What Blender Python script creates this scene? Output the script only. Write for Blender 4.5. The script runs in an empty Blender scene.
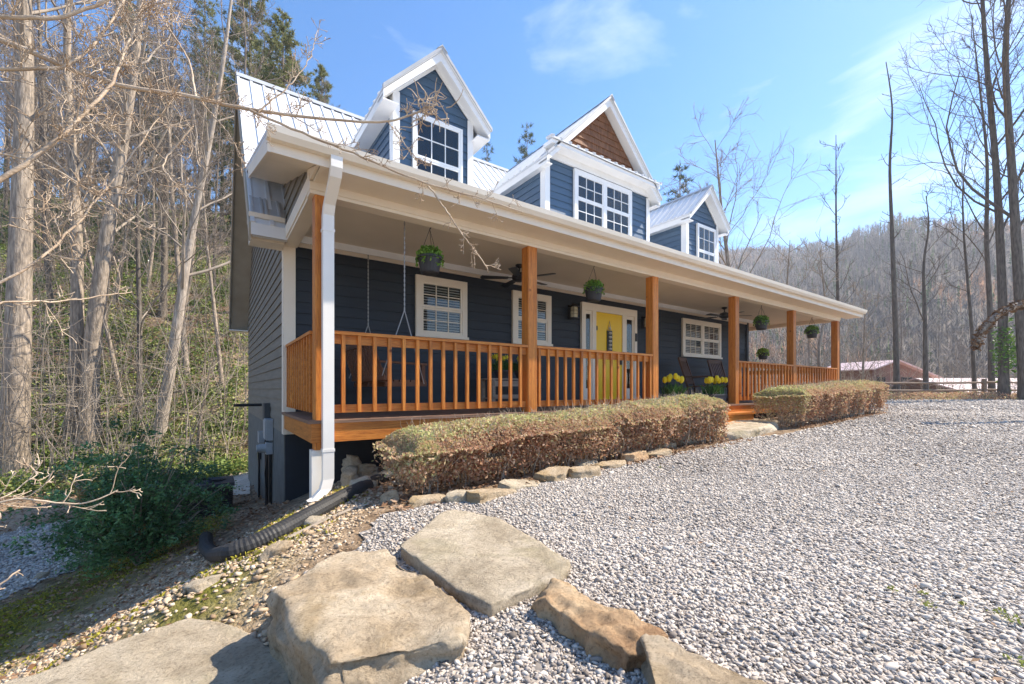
import bpy, math, random
import numpy as np
from mathutils import Vector, noise as mnoise

# ------------------------------------------------------------------ camera, sky, sun, exposure
SC = bpy.context.scene
COL = SC.collection
R = math.radians
VL, VR, HY, CX = 212., 1118., 389., 512.
FPX = math.sqrt((VR - CX) * (CX - VL))
YAW = math.atan2(VR - CX, FPX)
FWD = np.array([math.cos(YAW), math.sin(YAW), 0.])
RGT = np.array([math.sin(YAW), -math.cos(YAW), 0.])
CAM = np.array([-0.877, -4.917, 0.334])

cd = bpy.data.cameras.new('camera'); cam = bpy.data.objects.new('camera', cd); COL.objects.link(cam)
cd.sensor_width = 36.; cd.sensor_fit = 'HORIZONTAL'; cd.lens = FPX / 1024 * 36
cd.shift_y = (HY - 342) / 1024.
cd.clip_start = 0.05; cd.clip_end = 5000
cam.location = CAM
cam.rotation_euler = (R(90), 0, YAW - R(90))
SC.camera = cam

SUN_EL = R(47); SUN_ROT = math.atan2(0.955, -0.29)
w = bpy.data.worlds.new('World'); SC.world = w; w.use_nodes = True
nt = w.node_tree; N = nt.nodes; L = nt.links
bg = N['Background']; bg.inputs['Strength'].default_value = 0.13
sky = N.new('ShaderNodeTexSky'); sky.sky_type = 'NISHITA'; sky.sun_disc = False
sky.sun_elevation = SUN_EL; sky.sun_rotation = SUN_ROT
sky.air_density = 1.0; sky.dust_density = 0.4; sky.ozone_density = 2.5; sky.altitude = 600
tc = N.new('ShaderNodeTexCoord'); mp = N.new('ShaderNodeMapping')
mp.inputs['Scale'].default_value = (1.0, 1.0, 3.2); mp.inputs['Location'].default_value = (2.3, 1.9, 0.1)
mp.inputs['Rotation'].default_value = (0, 0, 0.4)
L.new(tc.outputs['Generated'], mp.inputs['Vector'])
n1 = N.new('ShaderNodeTexNoise'); n1.inputs['Scale'].default_value = 2.3; n1.inputs['Detail'].default_value = 9
n1.inputs['Roughness'].default_value = 0.55; n1.inputs['Distortion'].default_value = 0.5
L.new(mp.outputs['Vector'], n1.inputs['Vector'])
cr = N.new('ShaderNodeValToRGB'); cr.color_ramp.elements[0].position = 0.54; cr.color_ramp.elements[1].position = 1.0
cr.color_ramp.elements[0].color = (0, 0, 0, 1); cr.color_ramp.elements[1].color = (.85, .85, .85, 1)
L.new(n1.outputs['Fac'], cr.inputs['Fac'])
mx = N.new('ShaderNodeMix'); mx.data_type = 'RGBA'
hs = N.new('ShaderNodeHueSaturation'); hs.inputs['Saturation'].default_value = 1.3; hs.inputs['Value'].default_value = 1.0; hs.inputs['Hue'].default_value = .5
L.new(sky.outputs['Color'], hs.inputs['Color'])
L.new(cr.outputs['Color'], mx.inputs['Factor']); L.new(hs.outputs['Color'], mx.inputs['A'])
mx.inputs['B'].default_value = (6.2, 6.3, 6.5, 1)
L.new(mx.outputs['Result'], bg.inputs['Color'])

sd = bpy.data.lights.new('sun', 'SUN'); sun = bpy.data.objects.new('sun', sd); COL.objects.link(sun)
sd.energy = 4.6; sd.angle = R(0.53); sd.color = (1.0, 0.9, 0.76)
sdir = Vector((math.sin(SUN_ROT) * math.cos(SUN_EL), math.cos(SUN_ROT) * math.cos(SUN_EL), math.sin(SUN_EL)))
sun.rotation_euler = sdir.to_track_quat('Z', 'Y').to_euler(); sun.location = (20, -20, 40)

vs = SC.view_settings
vs.view_transform = 'Standard'; vs.look = 'None'; vs.exposure = 1.2; vs.gamma = 1; vs.use_curve_mapping = False
SC.cycles.max_bounces = 8; SC.cycles.transparent_max_bounces = 12; SC.cycles.volume_bounces = 0

# ------------------------------------------------------------------ helpers
def ray(u, v): return FWD + RGT * (u - CX) / FPX + np.array([0, 0, (HY - v) / FPX])
def on(u, v, ax, val):
    d = ray(u, v); i = 'xyz'.index(ax)
    return CAM + d * ((val - CAM[i]) / d[i])
def at(u, v, t): return CAM + ray(u, v) * t

def build(name, V, F, mats, parent=None, midx=None, smooth=False, loc=None, attrs=None):
    """one mesh object from arrays; F an (n,k) int array or a list of index lists"""
    V = np.asarray(V, dtype=np.float64).reshape(-1, 3)
    if loc is not None: V = V - np.asarray(loc)
    me = bpy.data.meshes.new(name)
    if isinstance(F, np.ndarray) and F.ndim == 2:
        n, k = F.shape
        me.vertices.add(len(V)); me.vertices.foreach_set('co', V.astype(np.float32).ravel())
        me.loops.add(n * k); me.loops.foreach_set('vertex_index', F.astype(np.int32).ravel())
        me.polygons.add(n)
        me.polygons.foreach_set('loop_start', np.arange(0, n * k, k, dtype=np.int32))
        try: me.polygons.foreach_set('loop_total', np.full(n, k, dtype=np.int32))
        except Exception: pass
        me.update(calc_edges=True)
    else:
        me.from_pydata([tuple(p) for p in V], [], [list(map(int, f)) for f in F]); me.update()
    if not isinstance(mats, (list, tuple)): mats = [mats]
    for m in mats: me.materials.append(m)
    if midx is not None: me.polygons.foreach_set('material_index', np.asarray(midx, dtype=np.int32))
    if smooth: me.polygons.foreach_set('use_smooth', np.ones(len(me.polygons), dtype=bool))
    for an, av in (attrs or {}).items():
        a = me.attributes.new(an, 'FLOAT', 'POINT'); a.data.foreach_set('value', np.asarray(av, dtype=np.float32))
    o = bpy.data.objects.new(name, me); COL.objects.link(o)
    if parent is not None: o.parent = parent
    if loc is not None: o.location = loc
    return o

def tag(o, label=None, cat=None, group=None, kind=None):
    if label: o['label'] = label
    if cat: o['category'] = cat
    if group: o['group'] = group
    if kind: o['kind'] = kind
    return o

def empty(name, loc=(0, 0, 0), rz=0, label=None, cat=None, group=None):
    o = bpy.data.objects.new(name, None); COL.objects.link(o)
    o.location = loc; o.rotation_euler = (0, 0, rz); o.empty_display_size = .1
    return tag(o, label, cat, group)

def copy_tree(o, parent=None):
    c = o.copy(); COL.objects.link(c)
    if parent is not None: c.parent = parent
    for ch in list(o.children): copy_tree(ch, c)
    return c

class MB:
    def __init__(s): s.V = []; s.F = []; s.M = []
    def add(s, V, F, m=0):
        b = len(s.V); s.V += [tuple(p) for p in V]
        for f in F: s.F.append([i + b for i in f]); s.M.append(m)
        return s
    def box(s, x0, x1, y0, y1, z0, z1, m=0):
        V = [(x, y, z) for z in (z0, z1) for y in (y0, y1) for x in (x0, x1)]
        return s.add(V, [(0, 2, 3, 1), (4, 5, 7, 6), (0, 1, 5, 4), (2, 6, 7, 3), (0, 4, 6, 2), (1, 3, 7, 5)], m)
    def bar(s, a, b, wid, hgt, up=(0, 0, 1), m=0):
        a = Vector(a); b = Vector(b); d = (b - a).normalized(); up = Vector(up)
        if abs(d.dot(up)) > .98: up = Vector((0, 1, 0))
        r = d.cross(up).normalized(); q = r.cross(d).normalized()
        V = [p + r * sx * wid / 2 + q * sy * hgt / 2 for p in (a, b) for sy in (-1, 1) for sx in (-1, 1)]
        return s.add(V, [(0, 2, 3, 1), (4, 5, 7, 6), (0, 1, 5, 4), (2, 6, 7, 3), (0, 4, 6, 2), (1, 3, 7, 5)], m)
    def prism(s, poly, vec, m=0):
        n = len(poly); vec = np.asarray(vec, float)
        V = [np.asarray(p, float) for p in poly] + [np.asarray(p, float) + vec for p in poly]
        F = [list(range(n))[::-1], list(range(n, 2 * n))] + [[i, (i + 1) % n, n + (i + 1) % n, n + i] for i in range(n)]
        return s.add(V, F, m)
    def tube(s, pts, rad, sides=8, m=0, cap=True):
        V, F = tube(np.asarray(pts, float), rad, sides, cap)
        return s.add(V, F, m)
    def lathe(s, prof, c=(0, 0, 0), sides=16, m=0):
        V = []; F = []
        for (r, z) in prof:
            for k in range(sides):
                a = 2 * math.pi * k / sides; V.append((c[0] + r * math.cos(a), c[1] + r * math.sin(a), c[2] + z))
        for j in range(len(prof) - 1):
            for k in range(sides):
                k2 = (k + 1) % sides; F.append((j * sides + k, j * sides + k2, (j + 1) * sides + k2, (j + 1) * sides + k))
        F.append(tuple(range(sides))[::-1]); F.append(tuple(range((len(prof) - 1) * sides, len(prof) * sides)))
        return s.add(V, F, m)
    def build(s, name, mats, parent=None, smooth=False, loc=None):
        return build(name, s.V, s.F, mats, parent, s.M, smooth, loc)

def tube(P, rad, sides=6, cap=False):
    P = np.asarray(P, float); n = len(P)
    rad = np.full(n, rad, float) if np.isscalar(rad) else np.asarray(rad, float)
    T = np.gradient(P, axis=0); T /= np.linalg.norm(T, axis=1, keepdims=True) + 1e-9
    m = np.abs(T.mean(axis=0)); ref = np.eye(3)[int(np.argmin(m))]
    A = np.cross(T, ref); A /= np.linalg.norm(A, axis=1, keepdims=True) + 1e-9
    B = np.cross(T, A)
    th = np.arange(sides) * 2 * math.pi / sides
    V = P[:, None, :] + rad[:, None, None] * (np.cos(th)[None, :, None] * A[:, None, :] + np.sin(th)[None, :, None] * B[:, None, :])
    V = V.reshape(-1, 3)
    i = np.arange(n - 1)[:, None] * sides; k = np.arange(sides)[None, :]; k2 = (k + 1) % sides
    F = np.stack([i + k, i + k2, i + sides + k2, i + sides + k], axis=-1).reshape(-1, 4)
    if cap:
        F = [list(f) for f in F] + [list(range(sides))[::-1], list(range((n - 1) * sides, n * sides))]
    return V, F

def join_tubes(tl):
    Vs = []; Fs = []; b = 0
    for (P, r, s) in tl:
        V, F = tube(P, r, s); Vs.append(V); Fs.append(F + b); b += len(V)
    return np.concatenate(Vs), np.concatenate(Fs)

def unit(v): v = np.asarray(v, float); return v / (np.linalg.norm(v) + 1e-9)
def limb(rng, p, d, ln, n_, wob, trop):
    P = [np.array(p, float)]; d = unit(d)
    for i in range(n_):
        d = unit(d + rng.normal(0, wob, 3) + np.array([0, 0, trop])); P.append(P[-1] + d * ln / n_)
    return np.array(P)
def side_dir(rng, axis, ang, az):
    axis = unit(axis); r_ = unit(np.cross(axis, [0.3, .2, 1] if abs(axis[2]) < .9 else [1, 0.2, 0])); q = np.cross(axis, r_)
    return axis * math.cos(ang) + (r_ * math.cos(az) + q * math.sin(az)) * math.sin(ang)

def vnoise(x, y, seed=0):
    """smooth value noise on arrays"""
    rng = np.random.RandomState(seed); T = rng.rand(256, 256)
    xi = np.floor(x).astype(int); yi = np.floor(y).astype(int); fx = x - xi; fy = y - yi
    fx = fx * fx * (3 - 2 * fx); fy = fy * fy * (3 - 2 * fy)
    g = lambda a, b: T[a % 256, b % 256]
    return (g(xi, yi) * (1 - fx) + g(xi + 1, yi) * fx) * (1 - fy) + (g(xi, yi + 1) * (1 - fx) + g(xi + 1, yi + 1) * fx) * fy
def fbm(x, y, seed=0, o=4):
    s = 0; a = .5
    for k in range(o): s = s + a * vnoise(x * 2 ** k + 13.7 * k, y * 2 ** k + 7.1 * k, seed + k); a *= .5
    return s
def sstep(a, b, x):
    t = np.clip((x - a) / (b - a), 0, 1); return t * t * (3 - 2 * t)

# ------------------------------------------------------------------ materials
def mat(name, c1, c2=None, scale=6., rough=.6, bump=0., bscale=40., stretch=(1, 1, 1), spec=.4, detail=5, metallic=0., c3=None):
    m = bpy.data.materials.new(name); m.use_nodes = True; t = m.node_tree; n = t.nodes; l = t.links
    p = n['Principled BSDF']; p.inputs['Roughness'].default_value = rough; p.inputs['Specular IOR Level'].default_value = spec
    p.inputs['Metallic'].default_value = metallic
    tcn = n.new('ShaderNodeTexCoord'); mpn = n.new('ShaderNodeMapping'); mpn.inputs['Scale'].default_value = stretch
    l.new(tcn.outputs['Object'], mpn.inputs['Vector'])
    if c2 is None: p.inputs['Base Color'].default_value = (*c1, 1)
    else:
        nz = n.new('ShaderNodeTexNoise'); nz.inputs['Scale'].default_value = scale; nz.inputs['Detail'].default_value = detail
        l.new(mpn.outputs['Vector'], nz.inputs['Vector'])
        r = n.new('ShaderNodeValToRGB'); r.color_ramp.elements[0].position = .3; r.color_ramp.elements[1].position = .7
        r.color_ramp.elements[0].color = (*c1, 1); r.color_ramp.elements[1].color = (*c2, 1)
        if c3 is not None:
            e = r.color_ramp.elements.new(.5); e.color = (*c3, 1)
        l.new(nz.outputs['Fac'], r.inputs['Fac']); l.new(r.outputs['Color'], p.inputs['Base Color'])
    if bump:
        nb = n.new('ShaderNodeTexNoise'); nb.inputs['Scale'].default_value = bscale; nb.inputs['Detail'].default_value = 6
        l.new(mpn.outputs['Vector'], nb.inputs['Vector'])
        b = n.new('ShaderNodeBump'); b.inputs['Strength'].default_value = bump; b.inputs['Distance'].default_value = .02
        l.new(nb.outputs['Fac'], b.inputs['Height']); l.new(b.outputs['Normal'], p.inputs['Normal'])
    return m

def attr_mat(name, stops, rough=.7, spec=.3, transl=0., attr='tint', noise=0.):
    m = bpy.data.materials.new(name); m.use_nodes = True; t = m.node_tree; n = t.nodes; l = t.links
    p = n['Principled BSDF']; p.inputs['Roughness'].default_value = rough; p.inputs['Specular IOR Level'].default_value = spec
    a = n.new('ShaderNodeAttribute'); a.attribute_name = attr
    r = n.new('ShaderNodeValToRGB'); es = r.color_ramp.elements
    while len(es) < len(stops): es.new(.5)
    for e, (pos, c) in zip(es, stops): e.position = pos; e.color = (*c, 1)
    fac = a.outputs['Fac']
    if noise:
        tcn = n.new('ShaderNodeTexCoord'); nz = n.new('ShaderNodeTexNoise'); nz.inputs['Scale'].default_value = noise; nz.inputs['Detail'].default_value = 3
        l.new(tcn.outputs['Object'], nz.inputs['Vector'])
        ad = n.new('ShaderNodeMath'); ad.operation = 'MULTIPLY_ADD'; ad.inputs[1].default_value = .6; ad.inputs[2].default_value = -.3
        l.new(nz.outputs['Fac'], ad.inputs[0]); a2 = n.new('ShaderNodeMath'); l.new(ad.outputs[0], a2.inputs[0]); l.new(fac, a2.inputs[1]); fac = a2.outputs[0]
    l.new(fac, r.inputs['Fac']); l.new(r.outputs['Color'], p.inputs['Base Color'])
    if transl:
        tr = n.new('ShaderNodeBsdfTranslucent'); l.new(r.outputs['Color'], tr.inputs['Color'])
        ms = n.new('ShaderNodeMixShader'); ms.inputs[0].default_value = transl
        l.new(p.outputs[0], ms.inputs[1]); l.new(tr.outputs[0], ms.inputs[2]); l.new(ms.outputs[0], n['Material Output'].inputs['Surface'])
    return m

def glass_mat(name):
    m = bpy.data.materials.new(name); m.use_nodes = True; t = m.node_tree; n = t.nodes; l = t.links
    n.remove(n['Principled BSDF'])
    g = n.new('ShaderNodeBsdfGlossy'); g.inputs['Roughness'].default_value = .015; g.inputs['Color'].default_value = (1, 1, 1, 1)
    tr = n.new('ShaderNodeBsdfTransparent'); tr.inputs['Color'].default_value = (.82, .86, .86, 1)
    f = n.new('ShaderNodeFresnel'); f.inputs['IOR'].default_value = 1.6
    ms = n.new('ShaderNodeMixShader'); l.new(f.outputs[0], ms.inputs[0]); l.new(tr.outputs[0], ms.inputs[1]); l.new(g.outputs[0], ms.inputs[2])
    l.new(ms.outputs[0], n['Material Output'].inputs['Surface'])
    return m

M = {}
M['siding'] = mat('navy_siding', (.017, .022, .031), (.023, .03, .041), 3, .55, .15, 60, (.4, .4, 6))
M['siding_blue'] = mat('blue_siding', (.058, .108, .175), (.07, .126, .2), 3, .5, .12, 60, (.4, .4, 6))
M['siding_grey'] = mat('warm_grey_siding', (.165, .145, .115), (.215, .19, .15), 3, .7, .2, 50, (.4, .4, 6))  # lighter, warmer grey than the navy front wall
M['foundation'] = mat('painted_foundation', (.11, .11, .1), (.16, .158, .145), 5, .8, .35, 30)
M['skirt'] = mat('dark_skirting', (.014, .018, .026), (.02, .026, .036), 4, .7, .1, 30)
M['trim'] = mat('white_trim', (.8, .8, .79), (.86, .86, .85), 3, .4)
M['cream'] = mat('cream_trim', (.77, .67, .54), (.82, .72, .59), 3, .45)
M['gutter'] = mat('cream_gutter', (.78, .69, .56), (.83, .74, .61), 2, .35, spec=.5)
M['ceiling'] = mat('bounce_tinted_ceiling', (.66, .575, .455), (.7, .615, .495), 2, .6)  # tan carries the warm bounce from the gravel, put into the colour
M['spout'] = mat('white_downspout', (.8, .76, .69), (.85, .81, .75), 3, .35)
M['metal_roof'] = mat('white_metal_roof', (.64, .65, .66), (.72, .73, .74), 2.5, .35, .04, 12, spec=.5)
M['ribcap'] = mat('grey_metal_trim', (.4, .41, .42), (.5, .51, .52), 4, .35, spec=.5)
M['rake'] = mat('tan_rake_board', (.33, .28, .21), (.4, .345, .265), 3, .6)
def wood_mat(name, st, seed=0.):
    m = bpy.data.materials.new(name); m.use_nodes = True; t = m.node_tree; n = t.nodes; l = t.links
    p = n['Principled BSDF']; p.inputs['Roughness'].default_value = .48; p.inputs['Specular IOR Level'].default_value = .35
    tc_ = n.new('ShaderNodeTexCoord'); ge = n.new('ShaderNodeObjectInfo'); ad = n.new('ShaderNodeVectorMath'); ad.operation = 'MULTIPLY_ADD'
    cb = n.new('ShaderNodeCombineXYZ')
    for q in range(3): l.new(ge.outputs['Random'], cb.inputs[q])
    ad.inputs[1].default_value = (37, 53, 71); l.new(cb.outputs[0], ad.inputs[0]); l.new(tc_.outputs['Object'], ad.inputs[2])
    mp_ = n.new('ShaderNodeMapping'); mp_.inputs['Scale'].default_value = st; l.new(ad.outputs[0], mp_.inputs['Vector'])
    def noise(sc, det, rough=.6, dist=0.):
        q = n.new('ShaderNodeTexNoise'); q.inputs['Scale'].default_value = sc; q.inputs['Detail'].default_value = det; q.inputs['Roughness'].default_value = rough; q.inputs['Distortion'].default_value = dist
        l.new(mp_.outputs['Vector'], q.inputs['Vector']); return q.outputs['Fac']
    def rp(f, stops):
        r_ = n.new('ShaderNodeValToRGB'); es = r_.color_ramp.elements
        while len(es) < len(stops): es.new(.5)
        for e, (pp, c) in zip(es, stops): e.position = pp; e.color = (*c, 1)
        l.new(f, r_.inputs['Fac']); return r_.outputs['Color']
    def mul(a, b_):
        q = n.new('ShaderNodeMix'); q.data_type = 'RGBA'; q.blend_type = 'MULTIPLY'; q.inputs['Factor'].default_value = 1; l.new(a, q.inputs['A']); l.new(b_, q.inputs['B']); return q.outputs['Result']
    c = rp(noise(5, 6, .6, .4), [(.3, (.42, .135, .018)), (.5, (.59, .21, .034)), (.7, (.7, .285, .052))])
    c = mul(c, rp(noise(26, 5, .7, .3), [(.35, (.62, .52, .45)), (.5, (.97, .95, .93)), (.7, (1.08, 1.07, 1.05))]))
    vo = n.new('ShaderNodeTexVoronoi'); vo.inputs['Scale'].default_value = 3.3; l.new(ad.outputs[0], vo.inputs['Vector'])
    c = mul(c, rp(vo.outputs['Distance'], [(.035, (.3, .2, .15)), (.07, (.8, .72, .65)), (.1, (1, 1, 1))]))
    rr_ = n.new('ShaderNodeValToRGB'); rr_.color_ramp.elements[0].color = (.82, .8, .78, 1); rr_.color_ramp.elements[1].color = (1.12, 1.1, 1.06, 1); l.new(ge.outputs['Random'], rr_.inputs['Fac']); c = mul(c, rr_.outputs['Color'])
    l.new(c, p.inputs['Base Color'])
    b = n.new('ShaderNodeBump'); b.inputs['Strength'].default_value = .35; b.inputs['Distance'].default_value = .01; l.new(noise(30, 5, .7), b.inputs['Height']); l.new(b.outputs['Normal'], p.inputs['Normal'])
    return m
M['wood'] = wood_mat('stained_cedar_upright', (5, 5, .3)); M['wood_h'] = wood_mat('stained_cedar_rail', (.3, 5, 5)); M['wood_side'] = wood_mat('stained_cedar_side', (5, .4, 4))
M['deck'] = mat('deck_boards', (.16, .09, .055), (.25, .15, .1), 5, .7, .3, 14, (.3, 6, 6))
M['shingle'] = mat('cedar_shake', (.15, .065, .03), (.3, .14, .07), 5, .75, .5, 20, (6, 2, 1.2), c3=(.22, .1, .048))
M['yellow'] = mat('yellow_door_paint', (.84, .52, .004), (.88, .56, .008), 3, .35)
M['black'] = mat('black_metal', (.012, .012, .013), (.02, .02, .021), 6, .4)
M['glass'] = glass_mat('window_glass')
M['interior'] = mat('dark_interior', (.01, .011, .013), None, rough=.9)
M['blind'] = mat('window_blind', (.55, .52, .47), (.6, .57, .52), 3, .6)
M['rock'] = mat('sandstone', (.24, .18, .115), (.5, .415, .3), 3.5, .85, .7, 18, c3=(.38, .3, .205), detail=9)
M['rock_grey'] = mat('grey_sandstone', (.22, .175, .12), (.46, .385, .285), 2.6, .85, .6, 22, c3=(.36, .295, .215), detail=9)
M['rock_rust'] = mat('rusty_sandstone', (.34, .16, .065), (.56, .4, .23), 5, .85, .9, 16, c3=(.47, .28, .13), detail=9)
def rock_mat(name, dark, mid, light, stain, seed):
    m = bpy.data.materials.new(name); m.use_nodes = True; t = m.node_tree; n = t.nodes; l = t.links
    p = n['Principled BSDF']; p.inputs['Roughness'].default_value = .88; p.inputs['Specular IOR Level'].default_value = .25
    tc_ = n.new('ShaderNodeTexCoord'); mp_ = n.new('ShaderNodeMapping'); mp_.inputs['Location'].default_value = (seed, seed * 2.3, seed * .7); l.new(tc_.outputs['Object'], mp_.inputs['Vector'])
    def noise(sc, det, rough=.6, dist=0.):
        q = n.new('ShaderNodeTexNoise'); q.inputs['Scale'].default_value = sc; q.inputs['Detail'].default_value = det; q.inputs['Roughness'].default_value = rough; q.inputs['Distortion'].default_value = dist
        l.new(mp_.outputs['Vector'], q.inputs['Vector']); return q.outputs['Fac']
    def rp(f, stops):
        r_ = n.new('ShaderNodeValToRGB'); es = r_.color_ramp.elements
        while len(es) < len(stops): es.new(.5)
        for e, (pp, c) in zip(es, stops): e.position = pp; e.color = (*c, 1)
        l.new(f, r_.inputs['Fac']); return r_.outputs['Color']
    def mix(f, a, b_, bt='MIX'):
        q = n.new('ShaderNodeMix'); q.data_type = 'RGBA'; q.blend_type = bt
        if isinstance(f, float): q.inputs['Factor'].default_value = f
        else: l.new(f, q.inputs['Factor'])
        l.new(a, q.inputs['A']); l.new(b_, q.inputs['B']); return q.outputs['Result']
    c = rp(noise(2.6, 8, .65, .6), [(.3, dark), (.48, mid), (.68, light)])
    sp = rp(noise(60, 4, .7), [(.3, (.62, .58, .53)), (.46, (1.08, 1.07, 1.05)), (.8, (1.32, 1.3, 1.25))]); c = mix(1.0, c, sp, 'MULTIPLY')
    st = n.new('ShaderNodeRGB'); st.outputs[0].default_value = (*stain, 1)
    c = mix(rp(noise(1.7, 7, .6, 1.2), [(.52, (0, 0, 0)), (.68, (.75, .75, .75))]), c, st.outputs[0])
    dk = n.new('ShaderNodeRGB'); dk.outputs[0].default_value = (dark[0] * .45, dark[1] * .45, dark[2] * .45, 1)
    c = mix(rp(noise(7, 9, .75, .8), [(.60, (0, 0, 0)), (.72, (.7, .7, .7))]), c, dk.outputs[0])
    l.new(c, p.inputs['Base Color'])
    b1 = n.new('ShaderNodeBump'); b1.inputs['Strength'].default_value = 1.0; b1.inputs['Distance'].default_value = .035; l.new(noise(13, 12, .78, .7), b1.inputs['Height'])
    b2 = n.new('ShaderNodeBump'); b2.inputs['Strength'].default_value = .5; b2.inputs['Distance'].default_value = .006; l.new(noise(70, 5, .7), b2.inputs['Height']); l.new(b1.outputs['Normal'], b2.inputs['Normal'])
    l.new(b2.outputs['Normal'], p.inputs['Normal']); return m
M['rock'] = rock_mat('sandstone', (.28, .21, .13), (.45, .355, .245), (.58, .49, .365), (.38, .26, .12), 1.3)
M['rock_grey'] = rock_mat('grey_sandstone', (.26, .21, .145), (.43, .36, .265), (.56, .485, .375), (.34, .29, .18), 4.1)
M['rock_rust'] = rock_mat('rusty_sandstone', (.27, .155, .08), (.46, .31, .18), (.6, .47, .31), (.38, .18, .08), 7.7)
M['bark'] = mat('grey_bark', (.16, .13, .1), (.5, .405, .31), 9, .9, 1.0, 20, (2, 2, .35), c3=(.31, .25, .19))
M['bark_slope'] = mat('brown_grey_bark', (.085, .07, .055), (.25, .205, .16), 7, .9, .9, 18, (2, 2, .35), c3=(.16, .13, .1))
M['twig_slope'] = mat('grey_brown_twig_bark', (.15, .12, .095), (.29, .235, .185), 3, .9)
M['bark_pale'] = mat('pale_bark', (.28, .23, .18), (.55, .47, .38), 8, .9, .7, 20, (2, 2, .35), c3=(.33, .28, .23))
M['bark_dark'] = mat('dark_bark', (.075, .062, .05), (.19, .16, .13), 9, .9, .8, 20, (2, 2, .35))
M['twig'] = mat('twig_bark', (.24, .195, .15), (.4, .335, .265), 3, .85)
M['twig_dark'] = mat('dark_twig_bark', (.1, .08, .064), (.18, .145, .115), 3, .9)
M['twig_near'] = mat('near_twig_bark', (.32, .22, .14), (.62, .5, .37), 6, .7, .3, 60)
M['pipe'] = mat('black_plastic_pipe', (.02, .02, .021), (.04, .038, .036), 8, .62, .3, 25)
M['meter'] = mat('grey_meter_box', (.3, .31, .32), (.36, .37, .38), 5, .5)
M['dark_grey'] = mat('dark_grey_box', (.04, .045, .05), (.06, .065, .07), 5, .6)
M['conc'] = mat('pale_path', (.42, .36, .29), (.55, .48, .4), 4, .9, .4, 40)
M['rocker'] = mat('brown_rocker_wood', (.07, .026, .012), (.12, .045, .02), 5, .5)
M['swingwood'] = mat('swing_wood', (.1, .04, .018), (.17, .075, .035), 5, .55)
M['greywood'] = mat('weathered_bench_wood', (.26, .2, .15), (.38, .31, .24), 5, .7, .3, 20, (.4, 5, 5))
M['chain'] = mat('steel_chain', (.3, .29, .28), None, rough=.45, metallic=.2)
M['pot'] = mat('dark_pot', (.025, .024, .026), (.045, .042, .045), 10, .55)
M['amber'] = mat('amber_glass', (.5, .42, .26), (.56, .47, .3), 10, .15, spec=.6)
M['leaf_basket'] = attr_mat('basket_leaves', [(0, (.05, .12, .015)), (.5, (.14, .29, .035)), (1, (.3, .46, .07))], .6, .3, .3)
M['leaf_lime'] = attr_mat('lime_fern_leaves', [(0, (.18, .34, .03)), (1, (.5, .66, .12))], .6, .3, .3)
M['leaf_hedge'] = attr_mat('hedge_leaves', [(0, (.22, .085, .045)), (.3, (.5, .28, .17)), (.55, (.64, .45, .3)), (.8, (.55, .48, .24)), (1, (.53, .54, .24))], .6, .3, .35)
M['leaf_nandina'] = attr_mat('shrub_leaves', [(0, (.05, .115, .045)), (.6, (.115, .25, .085)), (.93, (.24, .42, .16)), (1, (.38, .14, .06))], .4, .5, .3)
M['leaf_under'] = attr_mat('undergrowth_leaves', [(0, (.1, .16, .04)), (.4, (.24, .31, .075)), (.7, (.4, .42, .13)), (1, (.5, .38, .22))], .6, .3, .25)
M['leaf_litter'] = attr_mat('dry_leaves', [(0, (.14, .07, .035)), (.5, (.3, .175, .1)), (1, (.48, .34, .23))], .8, .2, .15)
M['daffodil'] = attr_mat('yellow_petals', [(0, (.8, .6, .005)), (1, (.9, .74, .03))], .5, .3, .3)
M['stem'] = attr_mat('flower_leaves', [(0, (.02, .07, .012)), (1, (.07, .18, .03))], .5, .3, .2)
M['needles'] = attr_mat('pine_needles', [(0, (.1, .12, .04)), (.5, (.22, .24, .085)), (1, (.36, .35, .15))], .6, .3, .3)
M['needles_dark'] = attr_mat('dark_pine_needles', [(0, (.045, .075, .035)), (1, (.14, .19, .085))], .6, .3, .2)
M['weed'] = attr_mat('weed_leaves', [(0, (.16, .2, .03)), (1, (.4, .42, .1))], .6, .2, .2)
M['ivy'] = attr_mat('ivy_leaves', [(0, (.06, .14, .02)), (1, (.2, .36, .06))], .5, .3, .25)
M['stone'] = attr_mat('gravel_stone', [(0, (.15, .125, .105)), (.14, (.29, .25, .215)), (.3, (.4, .355, .312)), (.36, (.43, .355, .285)), (.42, (.46, .415, .365)), (.7, (.56, .505, .445)), (.78, (.6, .52, .43)), (1, (.74, .685, .61))], .85, .25, noise=0)
M['pea'] = attr_mat('tan_pebble', [(0, (.2, .13, .075)), (.4, (.42, .31, .2)), (.75, (.58, .46, .33)), (1, (.74, .64, .52))], .85, .25)
M['moss'] = attr_mat('moss_tuft', [(0, (.13, .13, .014)), (.5, (.29, .26, .03)), (1, (.44, .39, .065))], .8, .2, .2)
M['farwood'] = attr_mat('far_forest', [(0, (.11, .1, .092)), (.5, (.17, .15, .137)), (.78, (.22, .18, .152)), (.86, (.34, .19, .11)), (.93, (.36, .21, .12)), (.95, (.055, .095, .04)), (1, (.13, .2, .07))], .9, .1)
M['fence'] = mat('weathered_fence', (.24, .155, .1), (.38, .27, .19), 5, .8, .4, 16, (.4, 4, 4))
M['redwall'] = mat('barn_red_wall', (.19, .095, .065), (.25, .13, .09), 4, .8)
M['pinkroof'] = mat('pale_red_metal_roof', (.6, .43, .39), (.67, .5, .46), 2, .4, spec=.5)  # pale pinkish red metal, one tone for both neighbouring roofs
M['rust_moss'] = attr_mat('rusty_leaf_vine', [(0, (.1, .055, .032)), (1, (.3, .18, .1))], .9, .1)

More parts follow.
